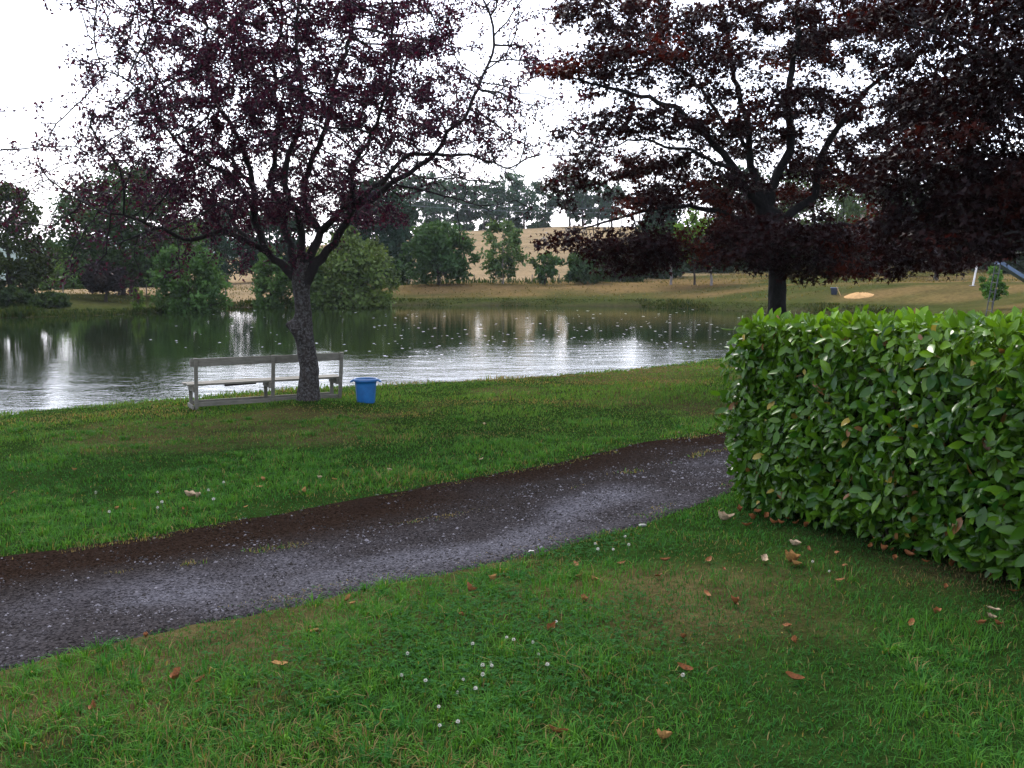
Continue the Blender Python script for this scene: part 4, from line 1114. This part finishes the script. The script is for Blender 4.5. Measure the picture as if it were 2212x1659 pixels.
top_m = fk == 2
ax[top_m] += np.array([0, 0, 0.9])
nor[top_m] = unit(nn[top_m] * 0.5 + rng.normal(0, .8, (top_m.sum(), 3)))
ax = unit(ax - 0.75 * nor * np.sum(ax * nor, 1, keepdims=True))
L = np.clip(rng.normal(0.090, 0.021, n), 0.042, 0.145)
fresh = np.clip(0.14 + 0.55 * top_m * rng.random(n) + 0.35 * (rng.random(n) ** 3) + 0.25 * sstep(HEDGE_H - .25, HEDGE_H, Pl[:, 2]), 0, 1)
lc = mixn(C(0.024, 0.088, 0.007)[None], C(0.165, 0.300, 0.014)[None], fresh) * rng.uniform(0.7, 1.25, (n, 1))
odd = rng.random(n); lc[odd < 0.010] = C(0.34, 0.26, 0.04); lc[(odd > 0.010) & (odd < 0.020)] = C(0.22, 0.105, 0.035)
M_LAUREL, t, b, o = material('laurel_leaf')
oi = node(t, 'ShaderNodeObjectInfo')
ca = attr(t)
t.links.new(ca, b.inputs['Base Color'])
b.inputs['Roughness'].default_value = 0.28
b.inputs['Specular IOR Level'].default_value = 0.2
tr = node(t, 'ShaderNodeBsdfTranslucent'); t.links.new(mixc(t, 1.0, ca, (1.2, 1.3, .5), 'MULTIPLY'), tr.inputs[0])
ms = node(t, 'ShaderNodeMixShader'); ms.inputs[0].default_value = 0.24
t.links.new(b.outputs[0], ms.inputs[1]); t.links.new(tr.outputs[0], ms.inputs[2]); t.links.new(ms.outputs[0], o.inputs[0])
# the 300 leaves that show largest stand as parts of their own
wp = Pl + hb0
scr = np.stack([512 + 1000 * wp[:, 0] / wp[:, 1], 285 - 1000 * (wp[:, 2] - EYE) / wp[:, 1]], 1)
vis = (scr[:, 0] < 1015) & (scr[:, 1] < 640) & (srf < 0.045) & (np.abs(np.sum(unit(wp - [0, 0, EYE]) * nor, 1)) > 0.45)
score = np.where(vis, L / wp[:, 1] * rng.uniform(0.75, 1.0, n), -1)
pick = np.argsort(-score)[:290]
rest = np.ones(n, bool); rest[pick] = False
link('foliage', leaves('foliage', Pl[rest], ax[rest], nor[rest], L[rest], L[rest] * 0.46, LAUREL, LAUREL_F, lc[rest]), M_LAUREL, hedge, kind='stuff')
variants = []
from mathutils import Matrix
for k in range(6):
    cc_ = [C(0.022, 0.078, 0.008), C(0.04, 0.11, 0.009), C(0.085, 0.185, 0.012), C(0.028, 0.09, 0.009), C(0.12, 0.235, 0.014), C(0.022, 0.08, 0.010)][k]
    T = np.array(LAUREL, float); T[:, 2] += 0.05 * np.sin(T[:, 0] * 5 + k); T[:, 2] += -0.06 * k / 5 * T[:, 0] ** 2
    me = mesh_np('leaf', T * np.array([1, 0.46, 0.46]), LAUREL_F, np.tile(cc_, (len(T), 1)), True)
    me.materials.append(M_LAUREL); variants.append(me)
for i in pick:
    k = int(rng.integers(6))
    if fk[i] == 2 or fresh[i] > .5: k = int(rng.choice([2, 4]))
    lo = bpy.data.objects.new('leaf', variants[k])
    a_ = ax[i]; s_ = unit(np.cross(nor[i], a_)); n_ = np.cross(a_, s_)
    mt = Matrix(((a_[0], s_[0], n_[0], 0), (a_[1], s_[1], n_[1], 0), (a_[2], s_[2], n_[2], 0), (0, 0, 0, 1))).to_4x4()
    lo.matrix_local = Matrix.Translation(Vector(Pl[i])) @ mt @ Matrix.Diagonal((L[i], L[i], L[i], 1))
    lo.parent = hedge
    COL.objects.link(lo)
# woody interior: stems, then a dark core box
sk = Skel(); 
Vt, Ft, nv = [], [], 0
ph = np.arange(4) * np.pi / 2
ns = 520
a0 = rng.uniform(0.1, HEDGE_L, ns); q0 = rng.uniform(0.25, HEDGE_W - .2, ns)
b0_ = hpt(a0, q0, np.full(ns, 0.0)); 
a1 = a0 + rng.normal(0, .3, ns); q1 = np.clip(q0 + rng.normal(0, .35, ns), 0.06, HEDGE_W - .05); z1 = rng.uniform(.5, HEDGE_H - .06, ns)
b1_ = hpt(np.maximum(a1, 0.06), q1, z1)
for i in range(ns):
    d = unit(b1_[i] - b0_[i]); e1 = unit(np.cross(d, [0.3, .9, .1])); e2 = np.cross(d, e1)
    ring = e1[None] * np.cos(ph)[:, None] + e2[None] * np.sin(ph)[:, None]
    Vt += [b0_[i] + ring * 0.011, b1_[i] + ring * 0.003]
    qa = np.arange(4); qb = (qa + 1) % 4
    Ft.append(np.stack([qa, qb, qb + 4, qa + 4], -1) + nv); nv += 8
link('stems', mesh_np('stems', np.concatenate(Vt), [np.concatenate(Ft)]), plain('laurel_stem', (0.06, 0.045, 0.028), .8), hedge)
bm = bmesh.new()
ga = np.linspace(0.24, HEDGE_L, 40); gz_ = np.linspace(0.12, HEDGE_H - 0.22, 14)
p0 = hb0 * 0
box_bm(bm, tuple(HR * 0.3 + HQ * (HEDGE_W / 2) + HU * (HEDGE_H * .5 - .06)), tuple(HR * HEDGE_L + HQ * (HEDGE_W / 2) + HU * (HEDGE_H * .5 - .02)), HEDGE_W - 0.62, HEDGE_H - 0.5, bev=0.05)  # solid dark core box standing in for the depth behind the leaves
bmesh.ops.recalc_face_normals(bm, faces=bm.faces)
me = bpy.data.meshes.new('dark_core'); bm.to_mesh(me); bm.free()
link('dark_core', me, plain('dark_core_fill', (0.022, 0.030, 0.012), 1.0, 0.0, 14, .6, 1.0, .05), hedge)

ORD = 'first second third fourth fifth sixth seventh eighth ninth tenth eleventh twelfth thirteenth fourteenth fifteenth sixteenth seventeenth eighteenth nineteenth twentieth'.split()
def nth(k, n):
    return '' if n == 1 else ('leftmost ' if k == 0 else 'rightmost ' if k == n - 1 else ORD[k] + ' from left, ')
# ------------------------------------------------------------------ clover patch, clover flowers
n = 5200
cpx = 8.0
cc1 = hit(462, 665); cc2 = hit(520, 610)
cxy = np.concatenate([cc1[:2] + rng.normal(size=(n // 2, 2)) * [.55, .38], cc2[:2] + rng.normal(size=(n // 4, 2)) * [.4, .35], hit(560, 545)[:2] + rng.normal(size=(n // 4, 2)) * [.45, .35]])
kp = (path_t(cxy[:, 0], cxy[:, 1]) < -0.02) & (fbm(cxy[:, 0], cxy[:, 1], .5, 161) > .36)
cxy = cxy[kp]; n = len(cxy)
cz_ = terrain(cxy[:, 0], cxy[:, 1]) + rng.uniform(.018, .05, n)
a = rng.uniform(0, 6.28, n)
Pc = np.repeat(np.stack([cxy[:, 0], cxy[:, 1], cz_], 1), 3, 0)
a3 = (a[:, None] + np.array([0, 2.094, 4.189])[None]).ravel()
axc = np.stack([np.cos(a3), np.sin(a3), rng.uniform(-.1, .35, 3 * n)], 1)
Lc = np.repeat(rng.uniform(.009, .017, n), 3)
clc = C(0.022, 0.085, 0.016)[None] * np.repeat(rng.uniform(.7, 1.35, (n, 1)), 3, 0)
CL_T = [(0, 0, 0), (.55, .45, .12), (1, .22, .04), (.92, 0, 0), (1, -.22, .04), (.55, -.45, .12)]
CL_F = [[(0, 1, 2, 3), (0, 3, 4, 5)]]
link('clover', leaves('clover', Pc, axc, np.tile([0, 0, 1.0], (3 * n, 1)) + rng.normal(0, .25, (3 * n, 3)), Lc, Lc * 1.05, CL_T, CL_F, clc), leaf_material('clover_leaf', .8, .04, .3, (1.2, 1.2, .6)), label='dark green clover patch growing through the near lawn', cat='clover', kind='stuff')

M_FLOW = plain('clover_petal', (0.5, 0.48, 0.41), .8, .2, 60, .2)
M_STEM = plain('green_stem', (0.07, 0.14, 0.04), .7)
# flower head: a little ball of florets
V, F = [], []
nf = 30
for i in range(nf):
    zf = 1 - 1.7 * i / nf; rf = math.sqrt(max(0, 1 - zf * zf)); af = i * 2.39996
    d = np.array([rf * math.cos(af), rf * math.sin(af), zf]); e1 = unit(np.cross(d, [.1, .2, 1.0])); e2 = np.cross(d, e1)
    k0 = len(V)
    V += [d * .35, d * .8 + e1 * .22, d * 1.1 + e2 * .06, d * .8 - e1 * .22]
    F.append((k0, k0 + 1, k0 + 2, k0 + 3))
head_me = mesh_np('flower_head', np.array(V) * 0.0085, [np.array(F)]); head_me.materials.append(M_FLOW)
bm = bmesh.new(); box_bm(bm, (0, 0, -0.01), (0.002, 0, 0.05), 0.0022, 0.0022, up=(0, 1, 0), bev=0)
stem_me = bpy.data.meshes.new('stem'); bm.to_mesh(stem_me); bm.free(); stem_me.materials.append(M_STEM)
def c8(x, y): return ((1000 + x / 2.212) * .4, (1200 + y / 2.212) * .4)
def c7(x, y): return (x / 2.212 * .4, (1050 + y / 2.212) * .4)
def c6(x, y): return ((1780 + x / 2.836) * .4, (1200 + y / 2.836) * .4)
fl = [c8(*p) for p in [(630, 945), (732, 960), (765, 1020), (817, 1085), (500, 1068), (507, 1090), (457, 1098), (455, 1157), (350, 1165), (143, 1180), (317, 1240), (420, 1228), (217, 1315), (222, 1420), (320, 1412), (40, 1028), (8, 1140), (865, 838), (592, 922), (400, 970)]]
fl2 = [c8(*p) for p in [(1080, 400), (1243, 358), (1265, 410), (1095, 435), (1180, 430)]]
fl3 = [c7(*p) for p in [(875, 440), (900, 508), (875, 528), (608, 558), (1155, 443), (1185, 492), (1240, 390), (530, 455)]]
fl4 = [(c8(1560, 1155)), (c6(830, 700)), (c6(712, 636))]
for lst, lab, grp, sc in ((fl, 'white clover flower head in the dark clover patch of the near lawn', 'white clover in the clover patch', 1.0),
                          (fl2, 'white clover flower head near the track edge below the gravel', 'white clover by the near track edge', 1.15),
                          (fl3, 'white clover flower head on the lawn strip beyond the track', 'white clover beyond the track', 1.5),
                          (fl4, 'lone white clover flower in the dull grass before the hedge', 'white clover before the hedge', 1.0)):
    for k_, p in enumerate(sorted(lst)):
        h_ = hit(*p); s = sc * random.uniform(.85, 1.2)
        o_ = empty('clover_flower', h_, nth(k_, len(lst)) + lab, 'flower', grp, rz=random.uniform(0, 6)); o_.scale = (s, s, s)
        a_ = link('flower_head', head_me, None, o_); a_.location = (0.002, 0, 0.05)
        link('stem', stem_me, None, o_)

# ------------------------------------------------------------------ fallen leaves
def leaf_mesh(seed, curl, wide):
    r_ = random.Random(seed); V, F = [], []
    nx = 6
    for i in range(nx + 1):
        u = i / nx; wv = wide * math.sin(math.pi * min(1, u * .94 + .05)) ** .8 * (1 + .25 * r_.uniform(-1, 1))
        zc = curl * (u - .5) ** 2 * 2.0
        for j in (-1, -.5, 0, .5, 1):
            V.append((u - .5, j * wv, zc + curl * .9 * abs(j) ** 1.6 * wv * 2 + .02 * r_.uniform(-1, 1)))
    for i in range(nx):
        for j in range(4): F.append((i * 5 + j, (i + 1) * 5 + j, (i + 1) * 5 + j + 1, i * 5 + j + 1))
    return np.array(V), np.array(F)
def dead_mat(name, c):
    return plain(name, c, .75, .25, 9, .45)
DEAD = {'tan': dead_mat('tan_dead_leaf', (0.36, 0.19, 0.055)), 'brown': dead_mat('brown_dead_leaf', (0.21, 0.075, 0.018)), 'pale': dead_mat('pale_dead_leaf', (0.46, 0.34, 0.20)), 'yellow': dead_mat('yellow_dead_leaf', (0.4, 0.28, 0.03))}
LM = {}
for cn in DEAD:
    for k in range(4):
        V, F = leaf_mesh(k * 7 + len(cn), 0.35 + .22 * k, 0.22 + .05 * (k % 3))
        me = mesh_np('fallen_leaf', V, [F], None, True); me.materials.append(DEAD[cn]); LM[cn, k] = me
def fallen(pts, cn, lab, grp, size):
    for k_, p in enumerate(sorted(pts)):
        h_ = hit(*p)
        o_ = link('fallen_leaf', LM[cn, random.randrange(4)], None, None, nth(k_, len(pts)) + lab, 'leaf', grp)
        s = size * random.uniform(.5, .95)
        o_.location = (h_[0], h_[1], h_[2] + 0.020); o_.scale = (s, s, s)
        o_.rotation_euler = (random.uniform(-.5, .5), random.uniform(-.4, .4), random.uniform(0, 6.3))
fallen([c7(*p) for p in [(740, 515), (1360, 497), (1460, 350), (1770, 380), (645, 512), (1690, 412), (1850, 345), (410, 290)]], 'tan', 'dry tan leaf lying in the grass strip beyond the track', 'tan leaves beyond the track', .085)
fallen([c7(*p) for p in [(1015, 508), (1185, 560), (75, 415), (720, 330)]], 'brown', 'brown leaf lying in the grass strip beyond the track', 'brown leaves beyond the track', .09)
fallen([c7(1435, 385)], 'tan', 'largest orange-tan leaf on the grass strip beyond the track', None, .14)
fallen([c7(1045, 440), c7(1090, 445)], 'pale', 'bleached crumpled leaf among white flowers beyond the track', 'bleached leaves beyond the track', .14)
fallen([(x * K, y * K) for x, y in [(1040, 997), (1045, 920), (1465, 940), (690, 1040), (840, 1022)]], 'pale', 'pale leaf on the yellower lawn between track and pond', 'pale leaves between track and pond', .10)
fallen([c7(*p) for p in [(980, 1455), (530, 1630), (810, 1225), (1110, 1475)]], 'brown', 'brown leaf in the lush grass below the track', 'brown leaves in the lush grass', .085)
fallen([c7(1540, 1380)], 'tan', 'upright curled tan leaf in the lush grass below the track', None, .12)
fallen([c7(*p) for p in [(1740, 1175), (1745, 1200), (1920, 1020), (1950, 1045)]] + [c8(*p) for p in [(515, 575), (540, 600)]], 'tan', 'tan leaf near the lower edge of the track', 'tan leaves along the lower track edge', .085)
fallen([c8(1070, 580)], 'tan', 'cupped tan leaf standing up in the middle of the near lawn', None, .11)
fallen([c8(*p) for p in [(345, 780), (385, 640), (1020, 700), (990, 555), (975, 490), (830, 860), (1225, 478)]], 'brown', 'brown leaf on the thin grass in the middle of the near lawn', 'brown leaves mid lawn', .09)
fallen([c8(*p) for p in [(1465, 465), (1430, 555), (1700, 655), (1705, 465), (1790, 520), (1850, 705), (1560, 900), (1570, 1075)]], 'brown', 'reddish brown leaf on the lawn facing the hedge end', 'leaves facing the hedge end', .085)
fallen([c8(865, 1435)], 'brown', 'brown leaf lying lowest in the picture, centre of the lawn', None, .10)
fallen([c8(1450, 1465)], 'tan', 'broad tan leaf on the lawn near the bottom edge', None, .11)
fallen([c8(*p) for p in [(2190, 925), (2180, 1130), (2145, 835)]] + [c6(*p) for p in [(540, 1070), (910, 735), (165, 905)]], 'brown', 'rust brown leaf on the shaded lawn in front of the hedge', 'rust leaves before the hedge', .095)
fallen([c6(555, 610), c6(590, 625)], 'tan', 'big crumpled orange leaf on the lawn in front of the hedge', 'big crumpled orange leaves', .15)
fallen([c6(75, 310)], 'pale', 'long pale rolled leaf at the hedge corner by the track', None, .15)
fallen([c6(360, 595), c6(580, 490), c6(1990, 950), c6(1970, 1010)], 'pale', 'pale dry leaf on the shaded lawn in front of the hedge', 'pale leaves before the hedge', .10)
fallen([c6(1165, 455)], 'yellow', 'single yellow leaf lying at the foot of the hedge', None, .10)
fallen([c6(*p) for p in [(245, 345), (430, 330), (480, 330), (330, 255), (200, 245), (530, 295), (660, 355), (290, 300), (380, 290), (600, 330), (1120, 495), (1210, 525), (1280, 520), (1440, 540), (1515, 605), (1400, 560), (1700, 640)]], 'brown', 'brown leaf in the litter under the hedge foot', 'leaf litter under the hedge', .095)
fallen([c6(*p) for p in [(1585, 980), (1410, 1045), (1900, 1065), (2025, 1060), (2110, 725), (2140, 820), (1960, 705), (1290, 600), (1650, 800), (945, 640), (890, 545), (680, 520)]], 'brown', 'dull brown leaf in the dark grass along the hedge', 'leaves in the dark grass along the hedge', .085)

# two pale stones by the track
def stone(lab, p, s, colr):
    bm = bmesh.new(); bmesh.ops.create_icosphere(bm, subdivisions=2, radius=1)
    for v in bm.verts:
        k = 1 + .25 * mnoise.noise(v.co * 1.7 + Vector((p[0], 0, 0))); v.co = Vector((v.co.x * 1.3 * k, v.co.y * .8 * k, v.co.z * .5 * k))
    me = bpy.data.meshes.new('stone'); bm.to_mesh(me); bm.free()
    h_ = hit(*p); o_ = link('stone', me, plain('stone_' + lab.split()[0], colr, .8, .2, 14, .25), None, lab, 'stone'); o_.location = (h_[0], h_[1], h_[2] + s * .45); o_.scale = (s, s, s)
stone('white pebble on the lower edge of the track', c8(727, 400), .016, (.55, .5, .46))
stone('grey-green stone at the end of the grass verge by the hedge', c8(1340, 258), .024, (.26, .27, .22))

# ------------------------------------------------------------------ fence posts on the far bank
M_POST = plain('grey_post_wood', (0.16, 0.15, 0.13), .9, .1, 6, .3); M_WPOST = plain('pale_post', (0.42, 0.40, 0.36), .9, .1, 6, .2)
posts = [(63, 102, 289, 'dark fence post in the straw field under the blue hill', M_POST), (146, 103, 284, 'fence post beside the double-trunked tree', M_POST), (214, 104, 283, 'pale fence post at the edge of the waterside willow', M_WPOST),
         (225, 106, 281, 'dark fence post in the straw gap left of the plum trunk', M_POST), (409, 138, 277, 'fence post at the left foot of the round oak', M_WPOST), (441, 138, 276, 'white fence post in front of the round oak trunk', M_WPOST),
         (501, 138, 276, 'white fence post at the slender young tree', M_WPOST), (532, 138, 277, 'dark fence post left of the smallest young tree', M_POST), (559, 138, 277, 'thin fence post right of the smallest young tree', M_POST), (474, 138, 278, 'fence post between the round oak and the slender tree', M_POST)]
for px, Y_, top, lab, mm in posts:
    Y_ = Y_ * float(far_scale(px)); p = at(px, top, Y_); zg = ground(p[0], Y_)
    hgt_ = min(1.4, max(0.75, p[2] - zg))
    V, F = [], []; k = 7
    for (zz_, rr_) in ((-.2, .05), (hgt_ * .5, .048), (hgt_ - .03, .045), (hgt_, .03)):
        for j in range(k): V.append((rr_ * math.cos(j * 6.283 / k) + .02 * zz_, rr_ * math.sin(j * 6.283 / k), zz_))
    for i in range(3):
        for j in range(k): F.append((i * k + j, i * k + (j + 1) % k, (i + 1) * k + (j + 1) % k, (i + 1) * k + j))
    me = mesh_np('fence_post', np.array(V), [np.array(F)]); 
    bm = bmesh.new(); bm.from_mesh(me); bm.verts.ensure_lookup_table(); bm.faces.new([bm.verts[3 * k + j] for j in range(k)]); bm.to_mesh(me); bm.free()
    o_ = link('fence_post', me, mm, None, lab, 'post', 'fence posts on the far bank'); o_.location = (p[0], Y_, zg)

# ------------------------------------------------------------------ sand heap, plank and tub on the lawn
hp = hit(859, 296.5)
nx_, ny_ = 40, 22; V = []
for i in range(nx_):
    for j in range(ny_):
        u, v_ = i / (nx_ - 1) * 2 - 1, j / (ny_ - 1) * 2 - 1
        rr_ = math.hypot(u, v_); x_, y_ = u * 1.0, v_ * .8
        hgt_ = .24 * max(0, 1 - rr_ ** 1.7) * (1 - .25 * u) * (1 + .28 * mnoise.noise(Vector((u * 3, v_ * 3, 2)))) + .05 * mnoise.noise(Vector((u * 9, v_ * 9, 5))) * (rr_ < 1) - .12 * (rr_ > 1)
        V.append((x_, y_, hgt_ + ground(hp[0] + x_, hp[1] + y_) - hp[2]))
ii = np.arange(nx_ - 1)[:, None] * ny_ + np.arange(ny_ - 1)[None]
F = np.stack([ii, ii + ny_, ii + ny_ + 1, ii + 1], -1).reshape(-1, 4)
o_ = link('sand_heap', mesh_np('sand_heap', np.array(V), [F], None, True), plain('yellow_sand', (0.46, 0.28, 0.115), .95, .05, 5, .2, .6, .05), None, 'heap of pale orange sand on the dry lawn behind the hedge', 'sand heap'); o_.location = hp
q1 = hit(841, 296); sh_ = empty('garden_stick', q1, 'short tan stick leaning in the lawn left of the sand heap', 'stick')
bar('shaft', (0, 0, -.05), (-.3, .05, .62), .05, .05, plain('tan_wood', (0.5, .33, .15), .8, .2, 8), sh_, up=(0, 1, 0))
q2 = hit(834, 295); tub = empty('small_tub', q2, 'small blue-grey tub on the lawn left of the tan stick', 'tub')
V, F = [], []; k = 14
for (rr_, zz_) in ((.0, .02), (.19, .0), (.24, .42), (.27, .42), (.27, .47), (.22, .47), (.18, .06), (0, .06)):
    for j in range(k): V.append((rr_ * math.cos(j * 6.283 / k), rr_ * math.sin(j * 6.283 / k), zz_))
for i in range(7):
    for j in range(k): F.append((i * k + j, i * k + (j + 1) % k, (i + 1) * k + (j + 1) % k, (i + 1) * k + j))
link('body', mesh_np('body', np.array(V), [np.array(F)], None, True), plain('blue_grey_plastic', (.10, .13, .22), .5), tub)
bar('rim_band', (-.275, 0, .445), (.275, 0, .445), .04, .03, plain('grey_band', (.3, .32, .36), .5), tub)

# leaning white post and slide
w0 = hit(972.5, 286.5); wt = at(977.5, 263, w0[1])
wpo = empty('leaning_post', w0, 'thin white post leaning on the lawn near the sapling', 'post')
bar('shaft', (0, 0, -.1), tuple(wt - w0), .09, .09, plain('white_paint', (.72, .70, .66), .6, .3, 5, .15), wpo, up=(0, 1, 0))
bar('base_plate', (-.16, 0, .012), (.16, 0, .012), .3, .03, plain('grey_base', (.25, .25, .25), .8), wpo)
SY = 46.0
s0 = at(998, 264, SY); s1 = at(1052, 298, SY)
zg = ground(s0[0], SY)
M_LAD = plain('dark_ladder_steel', (.05, .055, .06), .6, .2)
M_STEEL = plain('blue_grey_steel', (.10, .15, .22), .4, .5, 6, .2); M_STEEL.node_tree.nodes['Principled BSDF'].inputs['Metallic'].default_value = .4
sl = empty('playground_slide', (s0[0], SY, zg), 'blue-grey playground slide chute sloping down out of the frame', 'slide')
o0 = np.array([s0[0], SY, zg]); a_, b_ = s0 - o0, s1 - o0
b_[2] = max(b_[2], 0.25)
bar('chute', tuple(a_), tuple(b_), .5, .03, M_STEEL, sl)
for s in (-1, 1): bar('side_rail', tuple(a_ + [0, s * .27, .07]), tuple(b_ + [0, s * .27, .07]), .04, .16, M_STEEL, sl)
for s in (-1, 1): bar('ladder_leg', (a_[0] - .35, s * .25, -.1), tuple(a_ + [0, s * .25, .0]), .04, .04, M_LAD, sl, up=(0, 1, 0))
for k in range(5): bar('ladder_rung', (a_[0] - .35 + .35 * (k + 1) / 6, -.25, a_[2] * (k + 1) / 6), (a_[0] - .35 + .35 * (k + 1) / 6, .25, a_[2] * (k + 1) / 6), .025, .025, M_LAD, sl)

# utility poles and cables crossing in front of the ridge
M_POLE = plain('pole_wood', (.10, .085, .07), .9, .1, 3, .3); M_CABLE = plain('grey_cable', (.30, .33, .36), .5, .4)
pA, pB = at(640, 208, 140), at(268, 186, 134)
for pt_, lab in ((pA, 'wooden utility pole behind the maple fringe near the ridge'), (pB, 'wooden utility pole hidden behind the plum crown')):
    zg = ground(pt_[0], pt_[1]); H = pt_[2] - zg + .4
    po = empty('utility_pole', (pt_[0], pt_[1], zg), lab, 'pole')
    V, F = [], []; k = 8
    for (zz_, rr_) in ((-.3, .15), (H * .5, .13), (H, .10)):
        for j in range(k): V.append((rr_ * math.cos(j * 6.283 / k), rr_ * math.sin(j * 6.283 / k), zz_))
    for i in range(2):
        for j in range(k): F.append((i * k + j, i * k + (j + 1) % k, (i + 1) * k + (j + 1) % k, (i + 1) * k + j))
    link('shaft', mesh_np('shaft', np.array(V), [np.array(F)], None, True), M_POLE, po)
    bar('crossarm', (0, -.9, H - .35), (0, .9, H - .35), .1, .1, M_POLE, po)
for off, lab in ((0.0, 'upper thin power cable strung in front of the ridge trees'), (-1.1, 'lower thin power cable strung in front of the ridge trees')):
    bm = bmesh.new(); N = 24; prev = None
    for i in range(N + 1):
        u = i / N; p = pB * (1 - u) + pA * u; p = p + np.array([0, off * .6, off * .6 - 0.9 * 4 * u * (1 - u)])
        if prev is not None: box_bm(bm, tuple(prev), tuple(p), .022, .022, bev=0)
        prev = p
    me = bpy.data.meshes.new('power_cable'); bm.to_mesh(me); bm.free()
    link('power_cable', me, M_CABLE, None, lab, 'cable')

# ------------------------------------------------------------------ air
HAZE = 0.00011
if HAZE > 0:
    bm = bmesh.new(); bmesh.ops.create_cube(bm, size=1)
    for v in bm.verts: v.co = Vector((v.co.x * 5600, v.co.y * 5600, 160 * v.co.z + 46))
    me = bpy.data.meshes.new('haze'); bm.to_mesh(me); bm.free()
    m = bpy.data.materials.new('haze_air'); m.use_nodes = True; t = m.node_tree; t.nodes.clear()
    o = t.nodes.new('ShaderNodeOutputMaterial'); pv = t.nodes.new('ShaderNodeVolumePrincipled')
    pv.inputs['Color'].default_value = (.86, .93, 1, 1); pv.inputs['Density'].default_value = HAZE
    t.links.new(pv.outputs[0], o.inputs['Volume'])
    link('haze', me, m, None, 'thin pale haze over the pond and hills', 'haze', kind='stuff')
